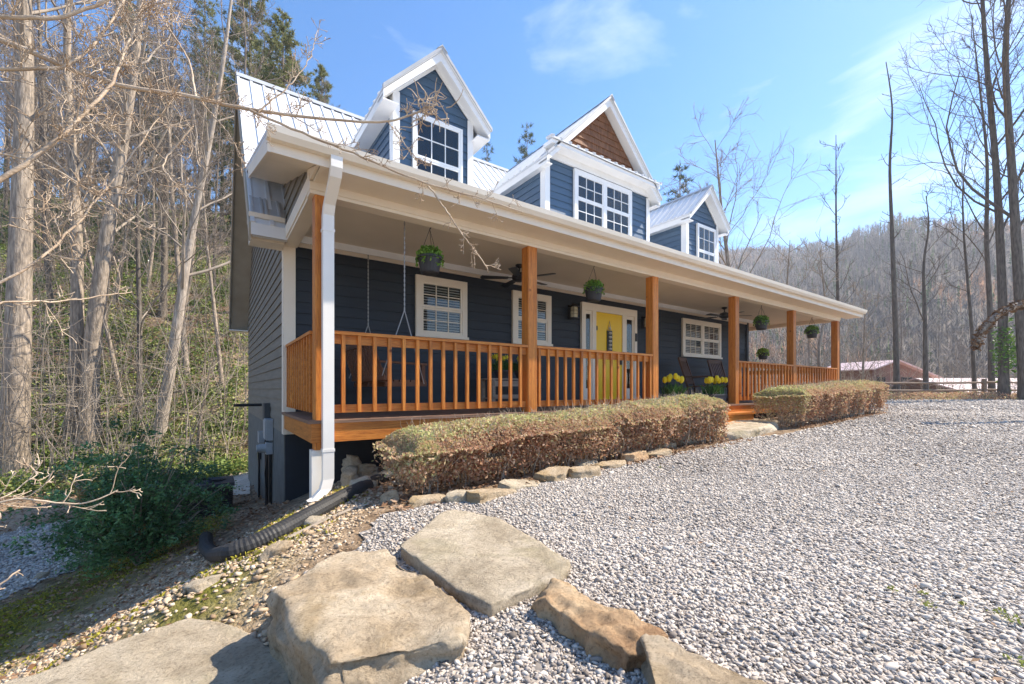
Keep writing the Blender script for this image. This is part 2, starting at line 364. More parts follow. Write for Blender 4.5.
# ------------------------------------------------------------------ terrain
def camxy(x, y):
    dx = x - CAM[0]; dy = y - CAM[1]
    return dx * RGT[0] + dy * RGT[1], dx * FWD[0] + dy * FWD[1]
SU = [-1.2, -.9, -.7, -.3, 0, .5, 1.05, 1.4, 2.0, 2.7, 3.5, 4.7, 6, 10]
SZ = [0, 0, -.02, -.07, -.15, -.42, -.67, -.82, -1.06, -1.27, -1.45, -1.65, -1.8, -2.0]
def ground(x, y, rough=True):
    x = np.asarray(x, float); y = np.asarray(y, float)
    u = -.8 * x + .5 * y
    zd = -.68 + .029 * np.clip(x, -3, 12) + .010 * np.clip(x - 12, 0, 14)
    g_ = np.interp(y, [-3.2, -2.4, -1.6], [.55, .45, 0])
    gl = np.interp(y, [-2.2, -1.2, .3, 1.6], [1.0, 1.25, 1.2, 1.0])
    z = zd + np.interp(u + g_, SU, SZ) * gl - .20 * np.exp(-((x + .95) / .5) ** 2 - ((y + 3.0) / .8) ** 2)
    X, Z = camxy(x, y)
    a = np.arctan2(X, Z + 1e-6)
    d = Z - .3 * X - 18.5
    wl = 1 - sstep(-.42, .02, a); wl = np.where((Z < 0) & (X > 0), 0, wl)
    z = z + 44 * (1 - np.exp(-.8 * np.clip(d, 0, None) / 44)) * wl
    # beyond the fence on the right the land drops
    wr = sstep(.0, .3, a)
    z = z - wr * np.clip(Z - 21.5, 0, 40) * .085
    if rough:
        rr = sstep(-.8, .3, u)
        z = z + rr * (fbm(x * 1.7 + 40, y * 1.7 + 40, 3) - .47) * .12 + rr * (fbm(x * 6 + 9, y * 6 + 9, 5) - .47) * .03
        z = z + sstep(12, 40, d + 12) * wl * (fbm(x * .25 + 50, y * .25 + 50, 8) - .47) * 1.6
    return z
def gz(x, y): return float(ground(np.array([x]), np.array([y]))[0])

k = np.arange(-200, 201)
gx = 1.5 + (.115 / .0265) * np.sinh(.0265 * k); gy = 1.0 + (.115 / .0265) * np.sinh(.0265 * k)
GX, GY = np.meshgrid(gx, gy); GZ = ground(GX, GY)
nx, ny = len(gx), len(gy)
ii = np.arange(nx * ny).reshape(ny, nx)
GF = np.stack([ii[:-1, :-1], ii[:-1, 1:], ii[1:, 1:], ii[1:, :-1]], -1).reshape(-1, 4)
GV = np.stack([GX, GY, GZ], -1).reshape(-1, 3)
def u_of(x, y): return -.8 * x + .5 * y
def front_edge(x):
    """y of the border where gravel meets the planting bed"""
    return np.interp(x, [0.2, 1.0, 2.0, 3.2, 4.5, 6.3, 7.2, 8.6, 13.8, 15.5, 20], [-1.6, -1.66, -1.62, -1.55, -1.5, -1.42, -1.6, -1.6, -1.5, -.7, 3.5])
def drive_mask(x, y):
    X, Z = camxy(x, y)
    e = (u_of(x, y) + .95) + .25 * (fbm(x * 1.3 + 3, y * 1.3 + 8, 21) - .47)
    return (e < 0) & ~((x < -.42) & (y > -3.5)) & (y < front_edge(x) + .04) & (Z < 20.6) & (y > -40) & (x > -6)
def lower_mask(x, y):
    u = u_of(x, y) + 1.0 * (fbm(x * .6 + 3, y * .6 + 8, 22) - .47)
    X, Z = camxy(x, y)
    return (u > 4.0) & (u < 7.7) & (x < -2.0) & (y < 8.6)
X_, Z_ = camxy(GV[:, 0], GV[:, 1]); U_ = u_of(GV[:, 0], GV[:, 1])
mn = fbm(GV[:, 0] * 1.4 + 77, GV[:, 1] * 1.4 + 31, 12)
moss = np.exp(-((U_ - 2.9) / .75) ** 2) * (GV[:, 0] < -.6) * .9 + np.exp(-((U_ + .15) / .3) ** 2) * (GV[:, 1] < .3) * (GV[:, 1] > -2.6) + np.exp(-((U_ - .8) / .35) ** 2) * (GV[:, 1] < -.3) * .8
moss = np.clip(moss * (.35 + 1.5 * mn), 0, 1)
pea = sstep(-.9, -.5, U_) * (1 - sstep(2.0, 2.9, U_)) * (1 - sstep(.4, 1.6, GV[:, 1])) * np.clip(.3 + 1.4 * fbm(GV[:, 0] * 2 + 5, GV[:, 1] * 2 + 1, 31), 0, 1)
dirt = sstep(7.4, 8.3, U_) * (1 - sstep(9.4, 10.6, U_)) * (GV[:, 0] < 1)
gm = bpy.data.materials.new('ground_soil'); gm.use_nodes = True
t = gm.node_tree; n = t.nodes; l = t.links; p = n['Principled BSDF']; p.inputs['Roughness'].default_value = .95; p.inputs['Specular IOR Level'].default_value = .15
tcn = n.new('ShaderNodeTexCoord')
def nz(scale, det=6):
    q = n.new('ShaderNodeTexNoise'); q.inputs['Scale'].default_value = scale; q.inputs['Detail'].default_value = det; l.new(tcn.outputs['Object'], q.inputs['Vector']); return q
def ramp(f, stops):
    r = n.new('ShaderNodeValToRGB'); es = r.color_ramp.elements
    while len(es) < len(stops): es.new(.5)
    for e, (pp, c) in zip(es, stops): e.position = pp; e.color = (*c, 1)
    l.new(f, r.inputs['Fac']); return r.outputs['Color']
def mixc(f, a, b):
    q = n.new('ShaderNodeMix'); q.data_type = 'RGBA'; l.new(f, q.inputs['Factor']); l.new(a, q.inputs['A']); l.new(b, q.inputs['B']); return q.outputs['Result']
def attr(nm):
    q = n.new('ShaderNodeAttribute'); q.attribute_name = nm; return q.outputs['Fac']
soil = ramp(nz(9).outputs['Fac'], [(.3, (.11, .072, .045)), (.5, (.23, .16, .1)), (.7, (.37, .275, .185))])
mossc = ramp(nz(16).outputs['Fac'], [(.3, (.07, .075, .012)), (.7, (.21, .19, .03))])
vor = n.new('ShaderNodeTexVoronoi'); vor.inputs['Scale'].default_value = 34; l.new(tcn.outputs['Object'], vor.inputs['Vector'])
peac = ramp(vor.outputs['Color'], [(.1, (.2, .14, .085)), (.5, (.42, .31, .2)), (.9, (.62, .5, .37))])
dirtc = ramp(nz(5).outputs['Fac'], [(.3, (.3, .215, .14)), (.7, (.48, .36, .25))])
c = mixc(attr('pea'), soil, peac); c = mixc(attr('moss'), c, mossc); c = mixc(attr('dirt'), c, dirtc)
l.new(c, p.inputs['Base Color'])
b = n.new('ShaderNodeBump'); b.inputs['Strength'].default_value = .8; b.inputs['Distance'].default_value = .03
l.new(nz(45).outputs['Fac'], b.inputs['Height']); l.new(b.outputs['Normal'], p.inputs['Normal'])
tag(build('ground', GV, GF, gm, smooth=True, attrs={'moss': moss, 'pea': pea, 'dirt': dirt}), kind='structure')

def gravel_sheet(name, mask, lift, dark, scale):
    cxy = GV[GF].mean(axis=1); k = mask(cxy[:, 0], cxy[:, 1]) & (np.abs(cxy[:, 0]) < 45) & (np.abs(cxy[:, 1]) < 45)
    F = GF[k]; ids, inv = np.unique(F, return_inverse=True)
    V = GV[ids].copy(); V[:, 2] += lift
    m = bpy.data.materials.new(name + '_surface'); m.use_nodes = True; t = m.node_tree; n = t.nodes; l = t.links
    p = n['Principled BSDF']; p.inputs['Roughness'].default_value = .9; p.inputs['Specular IOR Level'].default_value = .2
    tcn = n.new('ShaderNodeTexCoord')
    v = n.new('ShaderNodeTexVoronoi'); v.inputs['Scale'].default_value = scale; l.new(tcn.outputs['Object'], v.inputs['Vector'])
    sp = n.new('ShaderNodeSeparateColor'); l.new(v.outputs['Color'], sp.inputs['Color'])
    r = n.new('ShaderNodeValToRGB'); es = r.color_ramp.elements
    stops = [(0, .13), (.2, .3), (.6, .44), (1, .66)]
    while len(es) < 4: es.new(.5)
    for e, (pp, q) in zip(es, stops): e.position = pp; e.color = (q * dark, q * .91 * dark, q * .81 * dark, 1)
    l.new(sp.outputs[0], r.inputs['Fac'])
    nn = n.new('ShaderNodeTexNoise'); nn.inputs['Scale'].default_value = .7; nn.inputs['Detail'].default_value = 6; l.new(tcn.outputs['Object'], nn.inputs['Vector'])
    r2 = n.new('ShaderNodeValToRGB'); r2.color_ramp.elements[0].position = .35; r2.color_ramp.elements[1].position = .68
    r2.color_ramp.elements[0].color = (.72, .69, .66, 1); r2.color_ramp.elements[1].color = (1, 1, 1, 1); l.new(nn.outputs['Fac'], r2.inputs['Fac'])
    mm = n.new('ShaderNodeMix'); mm.data_type = 'RGBA'; mm.blend_type = 'MULTIPLY'; mm.inputs['Factor'].default_value = 1
    l.new(r.outputs['Color'], mm.inputs['A']); l.new(r2.outputs['Color'], mm.inputs['B']); l.new(mm.outputs['Result'], p.inputs['Base Color'])
    b = n.new('ShaderNodeBump'); b.inputs['Strength'].default_value = 1; b.inputs['Distance'].default_value = .02; b.invert = True
    l.new(v.outputs['Distance'], b.inputs['Height']); l.new(b.outputs['Normal'], p.inputs['Normal'])
    return tag(build(name, V, inv.reshape(-1, 4), m, smooth=True), kind='structure')
gravel_sheet('gravel_drive', drive_mask, .010, 1.0, 26)
gravel_sheet('lower_drive', lower_mask, .012, .95, 24)

# loose stones lying on the drive
OCT = np.array([(1, 0, 0), (-1, 0, 0), (0, 1, 0), (0, -1, 0), (0, 0, 1), (0, 0, -1)], float)
OCF = np.array([(0, 2, 4), (2, 1, 4), (1, 3, 4), (3, 0, 4), (2, 0, 5), (1, 2, 5), (3, 1, 5), (0, 3, 5)])
g = (1 + 5 ** .5) / 2
ICO = np.array([(-1, g, 0), (1, g, 0), (-1, -g, 0), (1, -g, 0), (0, -1, g), (0, 1, g), (0, -1, -g), (0, 1, -g), (g, 0, -1), (g, 0, 1), (-g, 0, -1), (-g, 0, 1)]) / 1.9
ICF = np.array([(0, 11, 5), (0, 5, 1), (0, 1, 7), (0, 7, 10), (0, 10, 11), (1, 5, 9), (5, 11, 4), (11, 10, 2), (10, 7, 6), (7, 1, 8), (3, 9, 4), (3, 4, 2), (3, 2, 6), (3, 6, 8), (3, 8, 9), (4, 9, 5), (2, 4, 11), (6, 2, 10), (8, 6, 7), (9, 8, 1)])
def scatter(P, S, rng, base, faces, flat=.62, jit=.28, tilt=.5):
    n_ = len(P); nb = len(base)
    V = np.repeat(base[None], n_, 0) * (1 + rng.uniform(-jit, jit, (n_, nb, 1))) + rng.uniform(-jit * .5, jit * .5, (n_, nb, 3))
    V *= np.stack([rng.uniform(.75, 1.35, n_), rng.uniform(.6, 1.0, n_), np.full(n_, flat) * rng.uniform(.7, 1.2, n_)], -1)[:, None, :]
    tx = rng.normal(0, tilt, n_); c_, s_ = np.cos(tx), np.sin(tx)
    y, z = V[..., 1].copy(), V[..., 2].copy(); V[..., 1] = y * c_[:, None] - z * s_[:, None]; V[..., 2] = y * s_[:, None] + z * c_[:, None]
    th = rng.uniform(0, 2 * math.pi, n_); c_, s_ = np.cos(th), np.sin(th)
    x, y = V[..., 0].copy(), V[..., 1].copy(); V[..., 0] = x * c_[:, None] - y * s_[:, None]; V[..., 1] = x * s_[:, None] + y * c_[:, None]
    V = V * np.asarray(S)[:, None, None] + P[:, None, :]
    F = faces[None] + (np.arange(n_) * nb)[:, None, None]
    return V.reshape(-1, 3), F.reshape(-1, faces.shape[1]), nb

def frame_points(rng, t0, t1, dens, u0=-260, u1=1560):
    A0, A1 = (u0 - CX) / FPX, (u1 - CX) / FPX
    area = (A1 - A0) * (t1 ** 2 - t0 ** 2) / 2; n_ = int(area * dens)
    t = np.sqrt(rng.uniform(t0 ** 2, t1 ** 2, n_)); a = rng.uniform(A0, A1, n_)
    return CAM[0] + FWD[0] * t + RGT[0] * a * t, CAM[1] + FWD[1] * t + RGT[1] * a * t
rng = np.random.RandomState(11)
Vs = []; Fs = []; As = []; b = 0
for (t0, t1, dens, size, base, fc) in ((.6, 2.9, 7000, .0084, ICO, ICF), (2.9, 4.6, 5000, .0098, OCT, OCF), (4.6, 7.0, 2500, .0132, OCT, OCF), (7.0, 12.0, 800, .020, OCT, OCF), (12.0, 20, 200, .03, OCT, OCF)):
    x, y = frame_points(rng, t0, t1, dens)
    k = drive_mask(x, y); x, y = x[k], y[k]
    S = size * np.exp(rng.normal(0, .28, len(x)))
    P = np.stack([x, y, ground(x, y) + .010 + S * rng.uniform(.0, .6, len(x))], -1)
    V, F, nb = scatter(P, S, rng, base, fc, .55, .42, .6)
    tint = np.clip(.5 + (rng.beta(2.0, 2.0, len(x)) - .5) * .9 + .55 * (fbm(x * .55, y * .55, 40) - .47), 0, 1)
    Vs.append(V); Fs.append(F + b); As.append(np.repeat(tint, nb)); b += len(V)
tag(build('gravel', np.concatenate(Vs), np.concatenate(Fs), M['stone'], attrs={'tint': np.concatenate(As)}), kind='stuff')
# tan pebbles on the slope
x, y = frame_points(rng, .9, 8, 1700, -300, 560); u = u_of(x, y)
den = sstep(-1.0, -.6, u) * (1 - sstep(1.6, 2.8, u)) * (1 - sstep(.2, 1.4, y)) * np.clip(fbm(x * 2 + 5, y * 2 + 1, 31) * 2.2 - .3, 0, 1)
k = rng.rand(len(x)) < den; x, y = x[k], y[k]
S = .012 * np.exp(rng.normal(0, .33, len(x))); P = np.stack([x, y, ground(x, y) + S * .3], -1)
V, F, nb = scatter(P, S, rng, ICO, ICF, .5, .42)
tag(build('pebbles', V, F, M['pea'], attrs={'tint': np.repeat(rng.beta(2, 2, len(x)), nb)}), kind='stuff')
x, y = frame_points(rng, 2.5, 11, 260, -260, 260); k = lower_mask(x, y); x, y = x[k], y[k]
S = .024 * np.exp(rng.normal(0, .3, len(x))); P = np.stack([x, y, ground(x, y) + .012 + S * .25], -1)
V, F, nb = scatter(P, S, rng, OCT, OCF)
tag(build('lower_gravel', V, F, M['stone'], attrs={'tint': np.repeat(rng.beta(2, 2, len(x)), nb)}), kind='stuff')

def leaves(P, S, rng, up=.0, aspect=.5, fold=.25):
    """small folded leaf faces: two triangles each, random direction; up tilts them flat"""
    n_ = len(P); d = rng.normal(0, 1, (n_, 3)); d[:, 2] *= (1 - up); d /= np.linalg.norm(d, axis=1, keepdims=True) + 1e-9
    e = rng.normal(0, 1, (n_, 3)); e[:, 2] *= (1 - up); e -= d * (e * d).sum(1, keepdims=True); e /= np.linalg.norm(e, axis=1, keepdims=True) + 1e-9
    nn = np.cross(d, e); S = np.asarray(S)[:, None]
    a = P - d * S * .5; c_ = P + d * S * .5; w_ = S * aspect * .5
    l_ = P + e * w_ + nn * w_ * fold; r_ = P - e * w_ + nn * w_ * fold
    V = np.stack([a, l_, c_, r_], 1).reshape(-1, 3)
    i = np.arange(n_)[:, None] * 4
    F = np.concatenate([i + np.array([[0, 1, 2]]), i + np.array([[0, 2, 3]])], 1).reshape(-1, 3)
    return V, F
def leaf_obj(name, P, S, tint, m, rng, parent=None, up=0., aspect=.5, fold=.25, loc=None):
    V, F = leaves(np.asarray(P, float), S, rng, up, aspect, fold)
    return build(name, V, F, m, parent, attrs={'tint': np.repeat(np.asarray(tint), 4)}, loc=loc)

# dry leaves lying on the bed, slope and woods; moss tufts
x, y = frame_points(rng, 1.2, 26, 190, -320, 560); u = u_of(x, y)
k = ((u > -.6) & ~lower_mask(x, y) & (rng.rand(len(x)) < np.where(y > .5, .9, .3)) & ~((x > 0) & (y > 0)))
x1, y1 = x[k], y[k]
x2 = rng.uniform(.2, 13.6, 9000); y2 = np.where(x2 < 7, rng.uniform(-1.6, -.2, 9000), rng.uniform(-1.5, -.2, 9000)); k = (x2 < 6.2) | (x2 > 8.4); x2, y2 = x2[k], y2[k]
x3, y3 = frame_points(rng, 1.3, 12, 7, 300, 1250); k = drive_mask(x3, y3) & (rng.rand(len(x3)) < np.clip(fbm(x3 * .5 + 2, y3 * .5, 66) * 2.4 - .6, .08, 1)); x3, y3 = x3[k], y3[k]
x, y = np.concatenate([x1, x2, x3]), np.concatenate([y1, y2, y3])
P = np.stack([x, y, ground(x, y) + rng.uniform(.004, .035, len(x))], -1); P[len(x1) + len(x2):, 2] += .018
tag(leaf_obj('leaf_litter', P, np.where(((y < -.8) & (x < .3)) | (np.arange(len(x)) >= len(x1) + len(x2)), .5, 1) * rng.uniform(.03, .075, len(x)), rng.rand(len(x)), M['leaf_litter'], rng, up=.75, aspect=.6), kind='stuff')
pts = []
x, y = frame_points(rng, 1.5, 8, 5200, -300, 520)
mk = (np.exp(-((u_of(x, y) - 2.9) / .7) ** 2) * (x < -.7) * .75 + np.exp(-((u_of(x, y) + .15) / .28) ** 2) * (y < .2) * (y > -1.7) + np.exp(-((u_of(x, y) - .85) / .3) ** 2) * (y < -.2) * (y > -2.2) * .8) * np.clip(fbm(x * 1.9 + 77, y * 1.9 + 31, 12) * 2.6 - .75, 0, 1)
k = rng.rand(len(x)) < mk; x, y = x[k], y[k]
P = np.stack([x, y, ground(x, y) + rng.uniform(0, .03, len(x))], -1)
tag(leaf_obj('moss', P, rng.uniform(.015, .04, len(x)), np.clip(rng.beta(2, 2, len(x)), 0, 1), M['moss'], rng, up=0, aspect=.5), kind='stuff')

# ------------------------------------------------------------------ the house
W = 2.1; HB = 9.7; HX = 13.5; RY = 5.8; RZ = 7.0; MS = 1.1
house = empty('house', (0, 0, 0), 0, 'dark blue clapboard house with white metal roof, three dormers and a cedar railed front porch', 'house')
def siding(mb, ax, pos, out, z0, z1, ext, e=.165, m=0, lap=.02):
    """lapped boards; ax='y': wall in plane y=pos spanning x; ax='x': wall in plane x=pos spanning y; out=+-1; ext(z)->(a,b)"""
    z = z0
    while z < z1 - 1e-4:
        zt = min(z + e, z1); a0, b0 = ext(z); a1, b1 = ext(zt)
        if b0 - a0 > .01:
            if b1 < a1: a1 = b1 = (a1 + b1) / 2
            o0 = pos + out * lap; o1 = pos + out * .002
            pt = (lambda s, o, zz: (s, o, zz)) if ax == 'y' else (lambda s, o, zz: (o, s, zz))
            V = [pt(a0, o0, z), pt(b0, o0, z), pt(b1, o1, zt), pt(a1, o1, zt), pt(a0, pos - out * .01, z), pt(b0, pos - out * .01, z)]
            F = [(0, 1, 2, 3), (4, 5, 1, 0)]
            mb.add(V, F, m)
        z = zt
    return mb
def plane_wall(ax, pos, out, pts, th=.1):
    poly = [((s, pos, z) if ax == 'y' else (pos, s, z)) for s, z in pts]
    v = (0, -out * th, 0) if ax == 'y' else (-out * th, 0, 0)
    return poly, v
roofz = lambda y: RZ - MS * abs(y - RY)
proofz = lambda y: 2.72 + .31 * (y + .42)
# front wall under the porch
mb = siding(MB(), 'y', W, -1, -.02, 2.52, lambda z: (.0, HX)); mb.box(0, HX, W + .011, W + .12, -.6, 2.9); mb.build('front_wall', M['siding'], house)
# left gable wall
mb = siding(MB(), 'x', 0, -1, -.32, 6.6, lambda z: (W + .02, HB) if z < roofz(HB) - .15 else (max(W + .02, RY - (RZ - .15 - z) / MS), RY + (RZ - .15 - z) / MS))
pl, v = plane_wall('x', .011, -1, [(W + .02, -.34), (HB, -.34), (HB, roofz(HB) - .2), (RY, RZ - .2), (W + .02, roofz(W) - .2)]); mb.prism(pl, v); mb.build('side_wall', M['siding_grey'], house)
# gable infill of the porch end
mb = siding(MB(), 'x', 0, -1, 2.62, 3.6, lambda z: (max(.03, (z - 2.72 + .10) / .31 - .42), W), .165)
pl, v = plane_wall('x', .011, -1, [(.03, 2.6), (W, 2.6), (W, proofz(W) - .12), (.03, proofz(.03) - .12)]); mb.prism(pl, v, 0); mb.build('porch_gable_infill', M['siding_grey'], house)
# right and rear walls
mb = siding(MB(), 'x', HX, 1, -.3, 6.6, lambda z: (W, HB) if z < roofz(HB) - .15 else (max(W, RY - (RZ - .15 - z) / MS), RY + (RZ - .15 - z) / MS))
pl, v = plane_wall('x', HX - .011, 1, [(W, -.6), (HB, -.6), (HB, roofz(HB) - .2), (RY, RZ - .2), (W, roofz(W) - .2)]); mb.prism(pl, v); mb.build('side_wall', M['siding'], house)
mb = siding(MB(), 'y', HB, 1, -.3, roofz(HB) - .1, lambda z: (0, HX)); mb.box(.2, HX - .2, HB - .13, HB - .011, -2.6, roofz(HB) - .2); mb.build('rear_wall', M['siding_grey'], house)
# foundation and skirting under the porch
MB().box(-.012, .25, W + .03, HB, -3.2, -.325).box(.25, HX, HB - .3, HB - .02, -3.2, -.325).build('foundation', M['foundation'], house)
MB().box(.25, HX, W + .0, W + .25, -2.4, -.05).box(.0, .25, W - .0, W + .028, -3, -.33).build('skirting', M['skirt'], house)
# corner boards
mb = MB(); mb.box(-.03, -.001, W - .03, W + .13, -.33, 2.62).box(-.03, .13, W - .045, W - .022, -.33, 2.42); mb.build('corner_board', M['cream'], house)
mb = MB(); mb.box(HX + .001, HX + .03, W - .03, W + .1, -.1, 2.5).box(HX - .1, HX + .03, W - .045, W - .022, -.0, 2.5); mb.build('corner_board', M['siding'], house)
MB().box(.13, HX - .1, W - .05, W - .02, 2.44, 2.5).build('wall_frieze', M['cream'], house)

def ribs(mb, a0, a1, b0, b1, step=.229, r=.014, hgt=.02, m=0, wid=.05):
    """standing ribs on a roof plane: eave line a0->a1, ridge line b0->b1"""
    a0, a1, b0, b1 = map(np.asarray, (a0, a1, b0, b1)); nn = max(1, int(np.linalg.norm(a1 - a0) / step))
    up = np.cross(a1 - a0, b0 - a0); up = up / np.linalg.norm(up); up = up if up[2] > 0 else -up
    for i in range(nn + 1):
        f = i / nn; p = a0 + (a1 - a0) * f + up * hgt * .5; q = b0 + (b1 - b0) * f + up * hgt * .5
        mb.bar(p, q, wid, hgt, up, m)
OV = .45
# main roof: two slabs with ribs
def slab(mb, e0, e1, r0, r1, th=.16, m=0):
    e0, e1, r0, r1 = map(np.asarray, (e0, e1, r0, r1)); d = np.array([0, 0, -th])
    V = [e0, e1, r1, r0, e0 + d, e1 + d, r1 + d, r0 + d]
    mb.add(V, [(0, 1, 2, 3), (7, 6, 5, 4), (0, 4, 5, 1), (1, 5, 6, 2), (2, 6, 7, 3), (3, 7, 4, 0)], m)
yF = 1.78; yB = HB + .45
mb = MB(); slab(mb, (-OV, yF, roofz(yF)), (HX + OV, yF, roofz(yF)), (-OV, RY, RZ), (HX + OV, RY, RZ))
slab(mb, (HX + OV, yB, roofz(yB)), (-OV, yB, roofz(yB)), (HX + OV, RY, RZ), (-OV, RY, RZ))
ribs(mb, (-OV + .02, yF, roofz(yF)), (HX + OV - .02, yF, roofz(yF)), (-OV + .02, RY, RZ), (HX + OV - .02, RY, RZ))
ribs(mb, (-OV + .02, yB, roofz(yB)), (HX + OV - .02, yB, roofz(yB)), (-OV + .02, RY, RZ), (HX + OV - .02, RY, RZ))
roof = mb.build('roof', M['metal_roof'], house)
MB().prism([(-OV - .01, RY - .16, RZ - .13), (-OV - .01, RY, RZ + .045), (-OV - .01, RY + .16, RZ - .13), (-OV - .01, RY, RZ + .02)], (HX + 2 * OV + .02, 0, 0)).build('ridge_cap', M['ribcap'], roof)
# tan rake boards and soffits of the main gables
for xs, inner in ((-OV, -.005), (HX + OV, HX + .005)):
    mb = MB(); s_ = -1 if xs < 0 else 1
    for y0, y1 in ((yF, RY), (yB, RY)):
        a = (xs + s_ * .012 - .012, y0, roofz(y0) + .0); bb = (xs + s_ * .012 - .012, y1, RZ)
        mb.prism([(a[0], y0, roofz(y0)), (a[0], y1, RZ - .005), (a[0], y1, RZ - .26), (a[0], y0, roofz(y0) - .26)], (.024, 0, 0))
        xa, xb = sorted((xs + (.013 if xs < 0 else -.013), inner))
        mb.prism([(xa, y0, roofz(y0) - .165), (xa, y1, RZ - .165), (xa, y1, RZ - .19), (xa, y0, roofz(y0) - .19)], (xb - xa, 0, 0))
    mb.build('rake_board', M['rake'], house)
MB().box(-OV - .02, HX + OV, yB - .0, yB + .12, roofz(yB) - .14, roofz(yB) - .01).box(-OV - .02, HX + OV, yB - .45, yB - .005, roofz(yB) - .2, roofz(yB) - .172).build('rear_gutter', M['spout'], house)
# boxed eave return at the front left corner with its metal cap
MB().box(-OV + .0, -.035, W - .22, W + .12, 2.38, 2.68).box(-OV - .02, -.033, W - .25, W + .13, 2.68, 2.745).build('eave_return', M['cream'], house)
mb = MB(); mb.prism([(-OV - .0, W - .2, 2.75), (-OV, W + .14, 2.75), (-OV, W + .14, 3.1)], (OV - .04, 0, 0))
for q in (.02, .14, .2, .36): mb.bar((-OV + q, W - .2, 2.76), (-OV + q, W + .13, 3.1), .03, .02)
mb.build('return_cap', M['ribcap'], house)

# porch roof
PX1 = 15.45; ye = -.42; yT = 2.85
mb = MB(); slab(mb, (-.45, ye, proofz(ye)), (PX1, ye, proofz(ye)), (-.45, yT, proofz(yT)), (PX1, yT, proofz(yT)), .05)
ribs(mb, (-.43, ye, proofz(ye)), (PX1 - .02, ye, proofz(ye)), (-.43, yT, proofz(yT)), (PX1 - .02, yT, proofz(yT)), .229, hgt=.03)
proof = mb.build('porch_roof', M['metal_roof'], house)
for x0, x1 in ((-.46, -.435), (PX1 - .015, PX1 + .01)):      # left and right rake boards with sloping soffit
    mb = MB(); mb.prism([(x0, ye, proofz(ye) - .055), (x0, W + .05, proofz(W + .05) - .055), (x0, W + .05, proofz(W + .05) - .2), (x0, ye, proofz(ye) - .2)], (x1 - x0, 0, 0))
    if x0 > 0: mb.build('porch_rake', M['cream'], house); break
    mb.prism([(-.434, ye + .02, proofz(ye) - .15), (-.434, W + .04, proofz(W + .04) - .15), (-.434, W + .04, proofz(W + .04) - .175), (-.434, ye + .02, proofz(ye) - .175)], (.43, 0, 0))
    mb.build('porch_rake', M['cream'], house)
# gutter with a rolled lip along the eave
prof = [(0, -.11), (-.07, -.11), (-.105, -.06), (-.115, 0), (-.098, 0), (-.09, -.012), (-.004, -.012)]
gm_ = MB().prism([(-.47, ye + .01 + a, 2.735 + bb) for a, bb in prof], (PX1 + .48, 0, 0)); gm_.build('gutter', M['gutter'], house)
MB().box(-.434, PX1 - .02, ye + .012, ye + .03, 2.53, 2.69).box(-.001, PX1 - .02, ye + .03, -.0, 2.53, 2.55).build('eave_soffit', M['cream'], house)
bm_ = MB().box(-.03, 14.92, .0, .17, 2.412, 2.545).box(-.035, 14.925, -.015, -.001, 2.45, 2.53)
bm_.build('front_beam', M['cream'], house)
MB().prism([(-.03, ye + .03, 2.552), (-.03, .16, 2.552), (-.03, .16, proofz(.16) - .18), (-.03, ye + .03, proofz(ye) - .18)], (.029, 0, 0)).build('beam_end', M['cream'], house)
MB().box(-.02, .15, .17, W - .05, 2.412, 2.56).box(-.035, -.021, .0, W - .05, 2.45, 2.62).build('side_beam', M['cream'], house)
MB().box(14.75, 14.92, .17, 3.6, 2.412, 2.55).box(HX + .1, 14.75, 3.43, 3.6, 2.412, 2.55).build('side_beam', M['cream'], house)
mb = MB().box(.15, 14.75, .17, W - .001, 2.52, 2.545).box(HX + .03, 14.75, W, 3.43, 2.52, 2.545)
for k_ in range(1, 8): pass
mb.build('porch_ceiling', M['ceiling'], house)
MB().box(HX + .1, PX1, W + .76, 3.9, 3.0, 3.05).build('porch_roof', M['metal_roof'], house)

# posts
PXS = [.02, 2.875, 5.76, 8.7, 11.66, 14.72]
for i, px_ in enumerate(PXS):
    wd = .17 if i else .16
    mb = MB(); z0 = -.32 if i in (0,) else (-.02 if i != 3 else -.3)
    x0, x1, y0, y1, z1 = px_, px_ + wd, .005, .005 + wd, 2.411
    c_ = .012
    poly = [(x0 + c_, y0, z0), (x1 - c_, y0, z0), (x1, y0 + c_, z0), (x1, y1 - c_, z0), (x1 - c_, y1, z0), (x0 + c_, y1, z0), (x0, y1 - c_, z0), (x0, y0 + c_, z0)]
    mb.prism(poly, (0, 0, z1 - z0)); mb.build('post', M['wood'], house)
MB().box(14.72, 14.89, 3.43, 3.6, -.3, 2.411).build('post', M['wood'], house)
MB().box(-.01, .1, .02, .15, -1.05, -.322).build('post_base', M['spout'], house)

# porch floor
mb = MB()
yy = -.045
while yy < W - .06:
    mb.box(-.05, 14.95, yy, yy + .138, -.035, .0); yy += .142
mb.build('porch_floor', M['deck'], house)
MB().box(HX + .05, 14.95, W, 3.7, -.04, -.001).build('porch_floor', M['deck'], house)
fm = MB().box(-.02, 6.5, -.02, .018, -.24, -.037).box(8.66, 14.93, -.02, .018, -.24, -.037).box(6.5, 8.66, -.02, .018, -.24, -.037)
fm.build('deck_fascia', M['wood_h'], house)
MB().box(-.02, .018, .02, W - .05, -.24, -.037).build('deck_fascia', M['wood_side'], house)
MB().box(14.9, 14.93, .02, 3.6, -.24, -.037).build('deck_fascia', M['wood_side'], house)
for sx in (3.0, 6.0, 9.0, 12.0, 14.7): MB().box(sx, sx + .14, .1, .24, -.9, -.24).build('deck_pier', M['skirt'], house)
MB().box(.3, 14.8, .9, .93, -1.6, -.25).build('skirting', M['skirt'], house)

